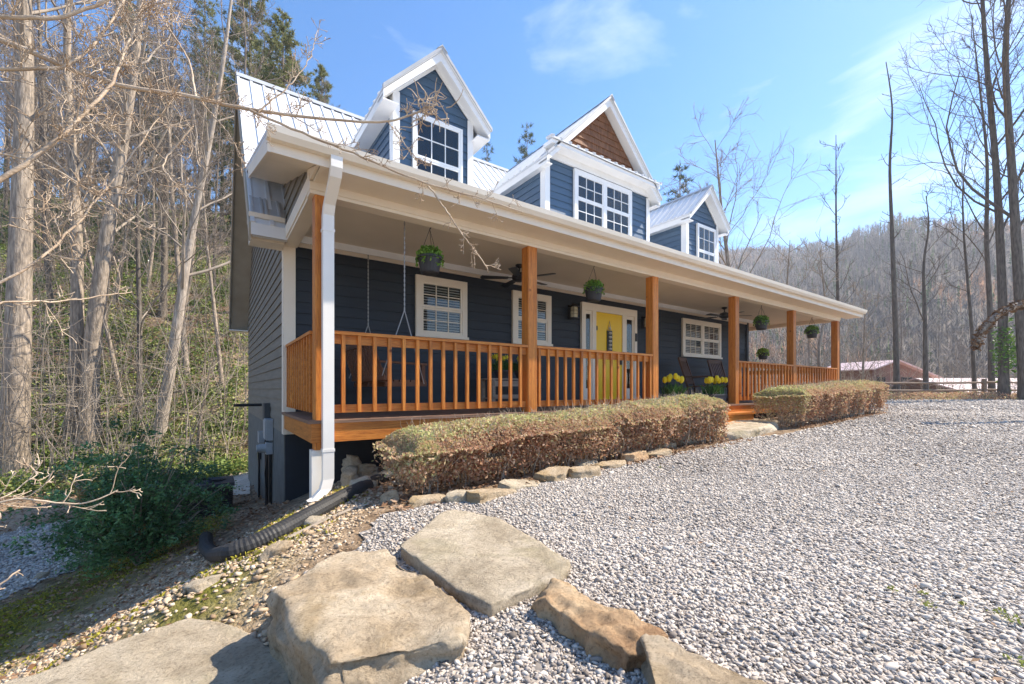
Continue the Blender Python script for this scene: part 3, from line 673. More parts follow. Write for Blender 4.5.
def railing(a, bb, side=False):
    """rail section from a to bb (x,y points); balusters on the outer face"""
    a = np.array([*a, 0.]); bb = np.array([*bb, 0.]); Ln = np.linalg.norm(bb - a); d = (bb - a) / Ln
    o_ = np.array([d[1], -d[0], 0])                      # outward
    wm = M['wood_side'] if side else M['wood']
    e = empty('railing'); e.parent = house
    z = np.array([0, 0, 1.])
    MB().bar(a + z * .955, bb + z * .955, .13, .036).build('top_cap', M['wood_h'], e)
    MB().bar(a + z * .885 - o_ * .0, bb + z * .885, .036, .1).build('top_rail', M['wood_h'], e)
    MB().bar(a + z * .115, bb + z * .115, .036, .09).build('bottom_rail', M['wood_h'], e)
    nb = int(round(Ln / .174)); off = (Ln - (nb - 1) * .174) / 2
    for i in range(nb):
        p_ = a + d * (off + i * .174) + o_ * .038
        if side and i > nb - 1: continue
        MB().bar(p_ + z * .075, p_ + z * .934, .038, .038, d).build('baluster', wm, e)
    return e
ry = .07
for i in (0, 1, 3, 4): railing((PXS[i] + .17, ry), (PXS[i + 1], ry))
railing((.06, W - .06), (.06, .17), True)
railing((14.8, .18), (14.8, 3.43), True)
# porch steps between the third and fourth post
for zz, yo in ((-.17, -.3), (-.34, -.6)):
    st = empty('porch_step'); st.parent = house
    MB().box(6.45, 8.95, yo - .02, yo + .3, zz - .04, zz).build('tread', M['wood_h'], st)
    MB().box(6.5, 8.9, yo + .01, yo + .29, zz - .2, zz - .041).build('riser', M['wood_h'], st)

# downspout with elbows
def pipe_box(pts, wx, wy):
    mb = MB()
    V = []; F = []
    for p_ in pts:
        V += [(p_[0] - wx, p_[1] - wy, p_[2]), (p_[0] + wx, p_[1] - wy, p_[2]), (p_[0] + wx, p_[1] + wy, p_[2]), (p_[0] - wx, p_[1] + wy, p_[2])]
    for j in range(len(pts) - 1):
        for q in range(4): F.append((j * 4 + q, j * 4 + (q + 1) % 4, j * 4 + 4 + (q + 1) % 4, j * 4 + 4 + q))
    F += [(3, 2, 1, 0), tuple(len(V) - 4 + q for q in range(4))]
    return mb.add(V, F)
gz0 = gz(-.2, -.15)
ds = pipe_box([(.13, -.45, 2.63), (.13, -.45, 2.52), (.13, -.40, 2.44), (.13, -.14, 2.26), (.13, -.085, 2.17), (.13, -.085, -.62), (.10, -.1, -.72), (.02, -.14, -.79), (-.03, -.16, -.81)], .055, .042).build('downspout', M['spout'], house)
mb = MB()
for zz in (2.0, -.33): mb.box(.068, .192, -.131, -.04, zz, zz + .03)
mb.build('strap', M['spout'], ds)

# windows
def window(cx, z0, z1, width, y, trim, tw=.1, twin=False, cols=3, rows=2, blind=True):
    """double-hung window on a wall facing -y at plane y; outer size includes the casing"""
    x0, x1 = cx - width / 2, cx + width / 2
    wn = MB(); yo = y - .055
    wn.box(x0, x0 + tw, yo, y + .0, z0, z1).box(x1 - tw, x1, yo, y, z0, z1).box(x0 + tw, x1 - tw, yo, y, z1 - tw, z1).box(x0 + tw, x1 - tw, yo, y, z0, z0 + tw * .8);
    if twin: wn.box(cx - tw * .5, cx + tw * .5, yo, y, z0 + tw * .8, z1 - tw)
    o = wn.build('window', trim, house); MB().box(x0 - .02, x1 + .02, yo - .03, yo - .001, z0 - .0, z0 + .045).build('sill', trim, o)
    spans = [(x0 + tw, cx - tw * .5), (cx + tw * .5, x1 - tw)] if twin else [(x0 + tw, x1 - tw)]
    zb, zt = z0 + tw * .8, z1 - tw; zm = (zb + zt) / 2
    MB().box(x0 + tw, x1 - tw, y - .0015, y + .004, zb, zt).build('backing', M['interior'], o) if False else None
    mb = MB(); pn = MB(); bl = MB(); bk = MB()
    for (a, b_) in spans:
        for (c_, d_, dy) in ((zm + .001, zt, .0), (zb, zm - .001, .006)):
            yy = y - .034 + dy; f = .038
            mb.box(a, a + f, yy - .014, yy + .014, c_, d_).box(b_ - f, b_, yy - .014, yy + .014, c_, d_).box(a + f, b_ - f, yy - .0135, yy + .0135, d_ - f, d_).box(a + f, b_ - f, yy - .0135, yy + .0135, c_, c_ + f)
            for i in range(1, cols): xx = a + f + (b_ - a - 2 * f) * i / cols; mb.box(xx - .008, xx + .008, yy - .01, yy + .01, c_ + f, d_ - f)
            for j in range(1, rows): zz = c_ + f + (d_ - c_ - 2 * f) * j / rows; mb.box(a + f, b_ - f, yy - .009, yy + .009, zz - .008, zz + .008)
            pn.add([(a + f, yy, c_ + f), (b_ - f, yy, c_ + f), (b_ - f, yy, d_ - f), (a + f, yy, d_ - f)], [(0, 1, 2, 3)])
        if blind:
            zz = zb + .02
            while zz < zt - .02:
                bl.add([(a + .01, y - .006, zz), (b_ - .01, y - .006, zz), (b_ - .01, y - .014, zz + .018), (a + .01, y - .014, zz + .018)], [(0, 1, 2, 3)]); zz += .046
        bk.box(a + .002, b_ - .002, y - .021, y - .0195, zb, zt) if not blind else bk.box(a + .002, b_ - .002, y - .0052, y - .0045, zb, zt)
    mb.build('sash', trim, o); pn.build('pane', M['glass'], o); bk.build('dark_room', M['interior'], o)
    if blind: bl.build('blind', M['blind'], o)
    return o
yw = W - .022
window(2.495, 1.24, 2.31, 1.0, yw, M['cream']); window(4.535, 1.24, 2.31, 1.0, yw, M['cream']); window(10.8, 1.24, 2.31, 1.98, yw, M['cream'], twin=True)

# front door with sidelights
dw = empty('front_door', (0, 0, 0), 0); dw.parent = house
yd = W - .022
fr = MB(); X0, X1 = 5.93, 7.84
fr.box(X0, X1, yd - .06, yd, 2.13, 2.3).box(X0, X0 + .1, yd - .06, yd, 0, 2.13).box(X1 - .1, X1, yd - .06, yd, 0, 2.13)
for (a, b_) in ((6.27, 6.395), (7.305, 7.43)): fr.box(a, b_, yd - .05, yd, 0.0, 2.13)
for (a, b_) in ((X0 + .1, 6.27), (7.43, X1 - .1)):
    fr.box(a, b_, yd - .03, yd, 0, .35).box(a, b_, yd - .03, yd, 2.05, 2.13).box(a, a + .05, yd - .03, yd, .35, 2.05).box(b_ - .05, b_, yd - .03, yd, .35, 2.05)
fr.build('door_frame', M['cream'], dw)
for (a, b_) in ((X0 + .15, 6.22), (7.48, X1 - .15)):
    MB().add([(a, yd - .02, .35), (b_, yd - .02, .35), (b_, yd - .02, 2.05), (a, yd - .02, 2.05)], [(0, 1, 2, 3)]).build('sidelight', M['glass'], dw)
    MB().box(a, b_, yd - .008, yd - .004, .35, 2.05).build('dark_room', M['interior'], dw)
pb = MB().box(6.397, 7.303, yd - .028, yd, 0.015, 2.128)
for zz in (.15, .85, 1.5): pass
for xa in (6.5, 6.9): pb.box(xa, xa + .3, yd - .036, yd - .027, .18, .78)
pb.build('door_panel', M['yellow'], dw)
MB().box(7.2, 7.26, yd - .075, yd - .03, .92, 1.18).tube([(7.23, yd - .04, 1.03), (7.23, yd - .09, 1.03), (7.14, yd - .1, 1.03)], .013).build('handle', M['black'], dw)
MB().box(6.42, 6.45, yd - .04, yd - .028, 1.7, 1.8).build('hinge', M['black'], dw)
MB().box(7.76, 7.80, yd - .09, yd - .06, 1.52, 1.72).build('door_bell', M['black'], dw)
sg = empty('door_hanging', (6.85, yd - .04, 1.2), 0, 'narrow black framed hanging with pale ornaments on the yellow front door', 'door hanging')
MB().box(-.085, .085, -.014, .01, 0, .52).build('board', M['black'], sg)
mb = MB()
for i in range(5): mb.lathe([(.0, 0), (.035, .01), (.045, .035), (.03, .06), (0, .065)], (0, -.024, .05 + i * .093), 8)
mb.build('ornament', M['blind'], sg)
mb = MB(); mb.tube([(-.06, 0, .52), (0, -.004, .74), (.06, 0, .52)], .006); mb.lathe([(.0, 0), (.03, .02), (.02, .06), (0, .1)], (0, -.02, .53), 8); mb.build('hanger', M['blind'], sg)

# dormers
def dormer(cx, hw, ov, zE, zA, tri=False):
    """gabled dormer: wall half width hw at y=2.02, roof half width ov, front rake at 1.72, eave height zE, apex zA"""
    yw, yr = 2.02, 1.72; s = (zA - zE) / ov; zl = lambda dx: zA - s * abs(dx)
    d = empty('dormer'); d.parent = house
    yb = lambda z: RY - (RZ - z) / MS + .15
    y1 = min(RY + .1, yb(zA) + .1)
    th = .13
    wt = zl(hw) - th                                      # top of the side walls under the roof
    # front wall
    if not tri:
        mb = siding(MB(), 'y', yw, -1, 3.5, zA - .2, lambda z: (cx - min(hw, (zA - .17 - z) / s), cx + min(hw, (zA - .17 - z) / s)), .15)
        pl = [(cx - hw, 3.3), (cx + hw, 3.3), (cx + hw, wt), (cx, zA - .2), (cx - hw, wt)]
    else:
        mb = siding(MB(), 'y', yw, -1, 3.5, 5.33, lambda z: (cx - hw, cx + hw), .15)
        pl = [(cx - hw, 3.3), (cx + hw, 3.3), (cx + hw, wt), (cx, zA - .2), (cx - hw, wt)]
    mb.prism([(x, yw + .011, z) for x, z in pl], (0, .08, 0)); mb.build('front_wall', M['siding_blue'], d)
    for sg_ in (-1, 1):
        mb = siding(MB(), 'x', cx + sg_ * hw, sg_, 3.5, wt, lambda z: (yw + .01, 5.2), .15)
        xx = cx + sg_ * (hw - .011); mb.box(min(xx, xx - sg_ * .08), max(xx, xx - sg_ * .08), yw + .1, 5.2, 3.3, wt); mb.build('cheek_wall', M['siding_blue'], d)
        tw = .12
        xo = cx + sg_ * hw
        mb = MB(); a, b_ = sorted((xo + sg_ * .028, xo + sg_ * .002)); mb.box(a, b_, yw - .03, yw + tw, 3.4, wt + .02)
        a, b_ = sorted((xo + sg_ * .028, xo - sg_ * (.09 if not tri else .1))); mb.box(a, b_, yw - .045, yw - .031, 3.4, wt + .02); mb.build('corner_board', M['trim'], d)
    # roof slabs with ribs
    mb = MB()
    for sg_ in (-1, 1):
        e0 = (cx + sg_ * ov, yr, zE); e1 = (cx + sg_ * ov, y1, zE); r0 = (cx, yr, zA); r1 = (cx, y1, zA)
        slab(mb, e0, e1, r0, r1, .045)
        ribs(mb, (cx + sg_ * ov, yr + .03, zE), (cx + sg_ * ov, y1, zE), (cx, yr + .03, zA), (cx, y1, zA), .229, hgt=.018)
    mb.build('roof', M['metal_roof'], d)
    mb = MB()
    for sg_ in (-1, 1): mb.prism([(cx + sg_ * (ov + .012), yr - .02, zE + .012), (cx, yr - .02, zA + .03), (cx, yr - .02, zA - .03), (cx + sg_ * (ov + .012), yr - .02, zE - .05)], (0, .05, 0))
    mb.prism([(cx - .1, yr - .03, zA - .06), (cx, yr - .03, zA + .045), (cx + .1, yr - .03, zA - .06), (cx, yr - .03, zA + .02)], (0, y1 - yr, 0)); mb.build('drip_edge', M['ribcap'], d)
    # rake boards, soffit, eave fascia
    mb = MB(); fh = .15
    for sg_ in (-1, 1):
        xe = cx + sg_ * (ov - .005)
        mb.prism([(xe, yr + .031, zE - .05), (cx, yr + .031, zA - .05), (cx, yr + .031, zA - .05 - fh), (xe, yr + .031, zE - .05 - fh * .75)], (0, .025, 0))
        mb.prism([(xe, yr + .056, zE - .1), (cx, yr + .056, zA - .1), (cx, yr + .056, zA - .125), (xe, yr + .056, zE - .125)], (0, yw - yr - .05, 0))
        a, b_ = sorted((xe, xe - sg_ * .022)); mb.box(a, b_, yr + .057, y1 - .4, zE - .19, zE - .048)
        a, b_ = sorted((xe - sg_ * .023, cx + sg_ * (hw + .002))); mb.box(a, b_, yr + .058, y1 - .4, zE - .185, zE - .165)
        # frieze board along the wall top
        xo = cx + sg_ * hw
        a, b_ = sorted((xo + sg_ * .022, xo + sg_ * .004)); mb.box(a, b_, yw + .12, 5., wt - .06, wt + .02)
        if not tri:      # gable frieze following the roof
            mb.prism([(xo, yw - .046, wt + .03), (cx, yw - .046, zA - .13), (cx, yw - .046, zA - .13 - .07), (xo, yw - .046, wt - .04)], (0, .014, 0))
    mb.build('rake_board', M['trim'], d)
    return d
L_ = dormer(2.33, .735, 1.0, 5.12, 6.15); L_.name = 'dormer'
window(2.44 - .06, 3.55, 5.05, .95, 1.995, M['trim'], .045, blind=False)
C_ = dormer(6.55, 1.70, 1.86, 5.14, 6.99, True)
tri = 5.52
mb = siding(MB(), 'y', 1.97, -1, 5.62, 6.8, lambda z: (6.55 - (6.99 - .2 - z) / .995, 6.55 + (6.99 - .2 - z) / .995), .15, lap=.03)
mb.prism([(6.55 - 1.35, 1.98, 5.6), (6.55 + 1.35, 1.98, 5.6), (6.55, 1.98, 6.85)], (0, .035, 0)); mb.build('gable_shakes', M['shingle'], C_)
mb = MB(); slab(mb, (6.55 - 1.80, 1.66, 5.47), (6.55 + 1.80, 1.66, 5.47), (6.55 - 1.70, 1.985, 5.6), (6.55 + 1.70, 1.985, 5.6), .03)
ribs(mb, (6.55 - 1.78, 1.66, 5.47), (6.55 + 1.78, 1.66, 5.47), (6.55 - 1.66, 1.985, 5.6), (6.55 + 1.66, 1.985, 5.6), .229, hgt=.03, wid=.07); mb.build('skirt_roof', M['metal_roof'], C_)
MB().box(6.55 - 1.77, 6.55 + 1.77, 1.70, 1.985, 5.36, 5.44).box(6.55 - 1.735, 6.55 + 1.735, 1.955, 1.999, 5.22, 5.36).build('gable_band', M['trim'], C_)
window(6.59, 3.95, 5.19, 1.92, 1.995, M['trim'], .085, twin=True, blind=False)
R_ = dormer(10.72, .80, 1.0, 5.12, 6.10)
window(10.93 - .06, 3.55, 5.05, .95, 1.995, M['trim'], .045, blind=False)

# ------------------------------------------------------------------ rocks
def first_hit(u, v, far=70):
    d = ray(u, v); tt = np.arange(1.0, far, .02); Q = CAM + tt[:, None] * d; k_ = np.nonzero(Q[:, 2] < ground(Q[:, 0], Q[:, 1]))[0]
    return Q[k_[0]] if len(k_) else Q[-1]
def rock(name, outline, ztop, zbot, seed, m, voxel=.03, amp=.03, bevel=.04, taper=.0, tilt=(0, 0), facets=9, rugged=0.):
    """outline: list of (x,y) of the top face in house coordinates; solid block, remeshed and weathered"""
    pts = np.array(outline, float); c = pts.mean(axis=0)
    n_ = len(pts); V = []; F = []
    levels = [(zbot, 1 + taper), (ztop - bevel, 1.0), (ztop, 1 - bevel / (np.abs(pts - c).mean() + .01) * .7)]
    for (zz, s_) in levels:
        for q in pts:
            e = c + (q - c) * s_
            tz = zz + ((q[0] - c[0]) * tilt[0] + (q[1] - c[1]) * tilt[1]) * (1 if zz > zbot else 0)
            V.append((e[0] - c[0], e[1] - c[1], tz - zbot))
    for j in range(len(levels) - 1):
        for i in range(n_):
            i2 = (i + 1) % n_; F.append((j * n_ + i, j * n_ + i2, (j + 1) * n_ + i2, (j + 1) * n_ + i))
    F.append(tuple(range(n_))[::-1]); F.append(tuple(range(2 * n_, 3 * n_)))
    if np.sum(pts[:, 0] * np.roll(pts[:, 1], -1) - pts[:, 1] * np.roll(pts[:, 0], -1)) < 0: F = [f[::-1] for f in F]
    me = bpy.data.meshes.new('tmp'); me.from_pydata(V, [], F); o = bpy.data.objects.new('tmp', me); COL.objects.link(o)
    md = o.modifiers.new('r', 'REMESH'); md.mode = 'VOXEL'; md.voxel_size = voxel; md.adaptivity = 0
    sm = o.modifiers.new('s', 'SMOOTH'); sm.iterations = 1; sm.factor = .5
    dg = bpy.context.evaluated_depsgraph_get(); dg.update(); me2 = bpy.data.meshes.new_from_object(o.evaluated_get(dg))
    bpy.data.objects.remove(o); bpy.data.meshes.remove(me)
    me2.materials.clear(); me2.materials.append(m)
    nrm = [v.normal.copy() for v in me2.vertices]; sv = Vector((seed * 3.1, seed * 1.7, seed * .9))
    h = ztop - zbot; co = np.array([v.co for v in me2.vertices]); rr_ = np.random.RandomState(seed * 7 + 1); cc = co.mean(0)
    for _ in range(facets):      # knock flat facets off the block
        d = rr_.normal(0, 1, 3); d[2] = abs(d[2]) * .55; d /= np.linalg.norm(d); pr_ = (co - cc) @ d; lim = pr_.max() * rr_.uniform(.74, .9)
        k_ = pr_ > lim; co[k_] -= np.outer((pr_[k_] - lim) * .95, d)
    for v, c__ in zip(me2.vertices, co): v.co = c__
    me2.update(); nrm = [v.normal.copy() for v in me2.vertices]
    for v, nn in zip(me2.vertices, nrm):
        p_ = v.co
        a = mnoise.fractal(p_ * 2.2 + sv, 1.0, 2.0, 3) * amp * 1.3
        b_ = mnoise.fractal(Vector((p_.x * 5, p_.y * 5, p_.z * 14)) + sv, .9, 2.1, 4) * amp * .55
        ch = abs(mnoise.noise(p_ * 4.5 + sv * 2)) * amp * .6
        k_ = .35 if nn.z > .8 else 1.0
        st_ = mnoise.noise(Vector((p_.x * 3.5, p_.y * 3.5, math.floor(p_.z / .038 + .4 * mnoise.noise(p_ * 3)) * 5.3)) + sv) * amp * .95 if nn.z < .7 else 0
        fr = mnoise.fractal(p_ * 16 + sv, .8, 2.2, 3) * amp * .22
        if rugged: st_ += ((1 - abs(mnoise.noise(p_ * 6.5 + sv))) ** 3 - .4) * rugged + mnoise.fractal(p_ * 22 + sv, .7, 2.1, 3) * rugged * .35; k_ = 1.0
        v.co = p_ + nn * ((a + b_ - ch) * k_ + st_ + fr)
    me2.polygons.foreach_set('use_smooth', np.ones(len(me2.polygons), dtype=bool))
    me2.name = name
    ob = bpy.data.objects.new(name, me2); COL.objects.link(ob); ob.location = (c[0], c[1], zbot)
    return ob
def outl(px, z): return [tuple(on(u, v, 'z', z)[:2]) for u, v in px]

o = rock('flagstone', outl([(398, 545), (440, 512), (452, 508), (500, 517), (571, 560), (560, 575), (490, 604), (455, 588)], -.60), -.60, -.80, 1, M['rock_grey'], .016, .014, .006, facets=0)
tag(o, 'broad flat tan flagstone lying at the edge of the gravel below the hedge', 'flagstone')
o = rock('boulder', outl([(268, 582), (290, 563), (340, 550), (388, 549), (425, 570), (470, 612), (462, 640), (430, 668), (345, 682), (308, 640)], -.60), -.60, -1.25, 2, M['rock'], .016, .026, .010, .0, facets=2, rugged=.008)
tag(o, 'large blocky sandstone boulder with shaded left face beside the flat flagstone', 'boulder')
o = rock('flat_boulder', outl([(40, 672), (110, 642), (190, 616), (235, 622), (312, 666), (300, 700), (200, 770), (-40, 760), (-60, 700)], -.87), -.87, -1.35, 3, M['rock_grey'], .02, .015, .008, facets=0)
tag(o, 'wide flat sandstone slab at the bottom left corner of the slope', 'boulder')
o = rock('long_stone', outl([(527, 592), (543, 577), (566, 580), (606, 602), (664, 634), (652, 646), (626, 652), (590, 632), (546, 604)], -.58), -.585, -.86, 4, M['rock_rust'], .012, .026, .012, .02, facets=1, rugged=.03)
tag(o, 'long rusty orange sandstone lying on the gravel edge, nearest the flagstone', 'edging stone')
o = rock('long_stone', outl([(638, 634), (664, 636), (706, 654), (776, 690), (800, 730), (680, 740), (650, 680)], -.565), -.555, -.9, 5, M['rock'], .014, .022, .01, facets=0, rugged=.016)
tag(o, 'greyish brown wedge stone at the bottom edge, end to end with rusty stone', 'edging stone')
# edging stones along the bed
BS = [(432, 499, .30, .14, 0), (462, 497, .26, .12, 1), (488, 494, .42, .2, 0), (520, 485, .36, .2, 2), (556, 476, .36, .22, 0), (583, 474, .28, .18, 0), (586, 463, .26, .16, 2), (611, 464, .34, .2, 0), (632, 458, .34, .2, 3), (655, 454, .36, .22, 0), (664, 446, .34, .2, 0), (684, 441, .38, .22, 2), (706, 435, .34, .22, 0), (792, 424, .4, .25, 0), (812, 422, .36, .22, 2), (832, 419, .4, .25, 0), (853, 416, .42, .25, 0)]
BL = ['small flat edging stone at the near left end of the bed border', 'thin edging stone half buried at the near left end of the bed', 'long pale edging stone below the left half of the long hedge', 'edging stone with mossy side next to the long pale one', 'squarish tan edging stone below middle of the long hedge', 'small edging stone leaning on the squarish tan one', 'dark edging stone set back behind the border under long hedge', 'low wide edging stone in middle of the border', 'yellow mossy edging stone in the border below the hedge', 'tan edging stone right of the yellow mossy one', 'pinkish edging stone set back near the hedge foot', 'grey edging stone towards the right end of long hedge', 'last edging stone before the stepping slab', 'first edging stone right of the stepping slab', 'dark edging stone below the left half of the far hedge', 'pale edging stone below the middle of the far hedge', 'farthest edging stone below right half of the far hedge']
for i, ((u, v, wd, dp, mi), lb) in enumerate(zip(BS, BL)):
    p_ = on(u, v, 'z', -.62); p_ = on(u, v, 'z', gz(p_[0], p_[1]) + .03); p_ = on(u, v, 'z', gz(p_[0], p_[1]) + .03)
    rr = random.Random(50 + i); a0 = rr.uniform(-.15, .2) + .05; ol = []
    for q in range(8):
        th = q * math.pi / 4; r_ = rr.uniform(.8, 1.12) * (1.1 if q % 2 else 1)
        ex, ey = wd * .7 * math.cos(th) * r_, dp * .74 * math.sin(th) * r_
        ol.append((p_[0] + ex * math.cos(a0) - ey * math.sin(a0), p_[1] + ex * math.sin(a0) + ey * math.cos(a0)))
    zg = gz(p_[0], p_[1])
    o = rock('edging_stone', ol, zg + rr.uniform(.05, .10), zg - .06, 60 + i, [M['rock'], M['rock_grey'], M['rock_grey'], M['rock_rust']][mi], .016, .02, .012, .05, (rr.uniform(-.12, .12), rr.uniform(-.18, .1)), facets=4)
    tag(o, lb, 'edging stone', 'edging stones between the gravel and the hedges')
z_ = -.335
o = rock('stepping_slab', outl([(700, 421), (722, 416), (780, 417), (778, 424), (742, 431), (712, 429)], z_), z_, z_ - .2, 80, M['rock_grey'], .03, .02, .02)
tag(o, 'flat pale stone slab lying in front of the porch steps', 'stone step')
# rocks on the bank under the drain pipe and beneath the porch
RK = [(362, 487, .34, .16, .2, 'tilted flat stone leaning on bank right of the drain pipe'), (390, 496, .2, .14, .12, 'brown rock half hidden beneath left end of the hedge'), (318, 519, .26, .13, .08, 'low mossy rock below the middle of the drain pipe'), (275, 550, .24, .13, .09, 'small brown rock on the pebbles below the drain pipe'), (205, 580, .3, .11, .06, 'long mossy stone on the pebble slope in front of the shrub'), (40, 575, .25, .16, .1, 'small grey rock at the edge of the lower gravel'),
      (348, 470, .22, .16, .15, 'round stone in shade under porch beside the downspout'), (368, 466, .28, .2, .18, 'big brown stone under the porch behind the downspout'), (352, 458, .2, .16, .14, 'upper stone of the pile in the shade under the porch')]
for i, (u, v, wd, dp, hh, lb) in enumerate(RK):
    p_ = first_hit(u, v + 4); p_ = p_ + np.array([0, 0, hh * .5])
    if i > 5: p_ = on(u, v, 'y', .35 + .12 * (i - 6))
    rr = random.Random(90 + i); ol = [(p_[0] + wd * .5 * math.cos(q * math.pi / 4) * rr.uniform(.8, 1.15), p_[1] + dp * .8 * math.sin(q * math.pi / 4) * rr.uniform(.8, 1.15)) for q in range(8)]
    zt = p_[2] + hh * .2
    o = rock('rock', ol, zt, min(zt - hh - .1, gz(p_[0], p_[1]) - .05), 100 + i, M['rock'] if i % 2 else M['rock_rust'] if i == 7 else M['rock_grey'], .025, .03, .04, .05, (rr.uniform(-.2, .2), rr.uniform(-.2, .2)))
    tag(o, lb, 'rock')

# ------------------------------------------------------------------ hedges
def hedge(name, x0, x1, y0, y1, ztop0, ztop1, nleaf, seed, label, size=.04):
    rng = np.random.RandomState(seed)
    zt = lambda x: ztop0 + (ztop1 - ztop0) * (x - x0) / (x1 - x0)
    loc = ((x0 + x1) / 2, (y0 + y1) / 2, gz((x0 + x1) / 2, (y0 + y1) / 2))
    h = empty(name, loc, 0, label, 'hedge', 'clipped hedges in front of the porch')
    # leaves: most lie near the outer shell, thinner towards the foot
    Lx, Ly = x1 - x0, y1 - y0
    n_ = nleaf; f = rng.rand(n_)
    x = rng.uniform(x0, x1, n_); y = rng.uniform(y0, y1, n_); s = rng.rand(n_)
    face = rng.choice(4, n_, p=[.36, .42, .11, .11])
    dep = np.abs(rng.normal(0, .075, n_)) - np.where(rng.rand(n_) < .16, np.abs(rng.normal(0, .05, n_)), 0)
    zb = ground(x, y) + .06; top = zt(x) + .05 * (fbm(x * 2.2, y * 2.2, seed) - .47) + .05 * (fbm(x * 9, y * 9, seed + 4) - .47)
    z = zb + (top - zb) * (1 - (1 - np.sqrt(rng.rand(n_))) * 1.0)
    bul = .13 * (fbm(x * 1.5 + seed, z * .9, seed + 1) - .47) * 2 + .06 * (fbm(x * 6 + seed, z * 6, seed + 2) - .47) * 2
    x = np.where(face == 2, x0 + dep + bul, np.where(face == 3, x1 - dep - bul, x))
    y = np.where(face == 1, y0 + dep + bul + (1 - (z - zb) / (top - zb)) ** 2 * .10, y)
    t2 = zt(np.clip(x, x0, x1)) + .13 * (fbm(x * 1.7, y * 1.7, seed) - .47) + .1 * (fbm(x * 7, y * 7, seed + 4) - .47); z = zb + (z - zb) / (top - zb) * (t2 - zb); top = t2
    z = np.where(face == 0, top - dep * .8, z); bp = np.clip(bul, 0, .2); y = np.where(face == 0, np.maximum(y, y0 + bp + .02), y); x = np.where(face == 0, np.clip(x, x0 + bp, x1 - bp), x)
    # round the top edges
    ed = np.minimum(np.minimum(x - x0, x1 - x), np.minimum(y - y0, y1 - y)); z = np.minimum(z, top - .17 * np.clip(1 - ed / .26, 0, 1) ** 2)
    gap = fbm(x * 4.6 + 9, z * 4.6 + y * 2, seed + 7); keep = (gap > .2 + .13 * (1 - (z - zb) / (top - zb + 1e-6))) | (face == 0)
    x, y, z, top, zb = x[keep], y[keep], z[keep], top[keep], zb[keep]
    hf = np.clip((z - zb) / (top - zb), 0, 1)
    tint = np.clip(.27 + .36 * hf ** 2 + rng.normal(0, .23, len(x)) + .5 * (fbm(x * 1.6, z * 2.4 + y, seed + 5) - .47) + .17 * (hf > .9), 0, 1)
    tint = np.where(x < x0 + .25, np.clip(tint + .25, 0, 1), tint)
    P = np.stack([x, y, z], -1) - np.array(loc)
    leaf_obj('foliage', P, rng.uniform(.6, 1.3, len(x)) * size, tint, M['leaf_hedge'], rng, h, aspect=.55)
    ns_ = int(Lx * 130); sx = rng.uniform(x0 + .1, x1 - .1, ns_); sy = rng.uniform(y0 + .12, y1 - .1, ns_); tl = []
    for i in range(ns_):      # stray shoots above the clipped top
        b0 = np.array([sx[i], sy[i], zt(sx[i]) - .06]) - np.array(loc); tl.append((limb(rng, b0, (rng.normal(0, .5), rng.normal(0, .5), 1), rng.uniform(.07, .2), 3, .2, .02), np.linspace(.003, .0015, 4), 3))
    for i in range(int(Lx * 90)):
        bx = rng.uniform(x0 + .05, x1 - .05); by = rng.uniform(y0 + .12, y1 - .1); g0 = gz(bx, by)
        hh = zt(bx) - g0; nn = 5; q = np.linspace(0, 1, nn)
        ex, ey = rng.normal(0, .16), rng.normal(-.08, .14)
        pp = np.stack([bx + ex * q ** 1.3 + rng.normal(0, .012, nn), by + ey * q ** 1.2 + rng.normal(0, .012, nn), g0 - .03 + hh * q * rng.uniform(.7, 1.0)], -1)
        pp[:, 0] = np.clip(pp[:, 0], x0 + .03, x1 - .03); pp[:, 1] = np.clip(pp[:, 1], y0 + .03, y1)
        tl.append((pp - np.array(loc), np.linspace(.007, .0025, nn), 3))
    V, F = join_tubes(tl); build('stems', V, F, M['twig'], h)
    return h
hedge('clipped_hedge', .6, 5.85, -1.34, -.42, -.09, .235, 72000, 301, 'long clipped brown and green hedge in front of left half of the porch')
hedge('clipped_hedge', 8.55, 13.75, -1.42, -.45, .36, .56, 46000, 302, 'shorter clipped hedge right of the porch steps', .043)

# evergreen shrub on the slope
def shrub(name, loc, rx, ry_, h, nst, nl, m, seed, label, size=.055):
    rng = np.random.RandomState(seed); s = empty(name, loc, 0, label, 'shrub')
    tl = []; P = []; T = []
    for i in range(nst):
        a = rng.uniform(0, 6.28); r_ = math.sqrt(rng.rand()); hh = h * rng.uniform(.5, 1) * (1 - .35 * r_ ** 2)
        tip = np.array([rx * r_ * math.cos(a), ry_ * r_ * math.sin(a), hh]); q = np.linspace(0, 1, 6)
        pp = np.stack([tip[0] * q ** 1.4, tip[1] * q ** 1.4, tip[2] * q], -1) + rng.normal(0, .02, (6, 3)) * q[:, None]
        tl.append((pp, np.linspace(.014, .004, 6), 4))
        for c_ in range(8):          # leafy sprays along each stem
            b_ = pp[rng.randint(2, 6)] + rng.normal(0, .12, 3); dr = rng.normal(0, 1, 3); dr[2] = -abs(dr[2]) * .35 + .1; dr /= np.linalg.norm(dr)
            kk = nl // (nst * 8); f = rng.rand(kk)
            Q = b_ + dr * (f[:, None] * .32) + rng.normal(0, .035, (kk, 3)); Q[:, 2] = np.maximum(Q[:, 2], .03)
            P.append(Q); T.append(np.clip(rng.normal(.4 + .25 * rng.normal(), .15, kk), 0, .93) if rng.rand() > .03 else np.full(kk, .98))
    V, F = join_tubes(tl); build('stems', V, F, M['twig'], s)
    P = np.concatenate(P); leaf_obj('foliage', P, rng.uniform(.7, 1.3, len(P)) * size, np.concatenate(T), m, rng, s, up=.35, aspect=.42)
    return s
def gpx(u, v, zg=-1.8): return first_hit(u, v)
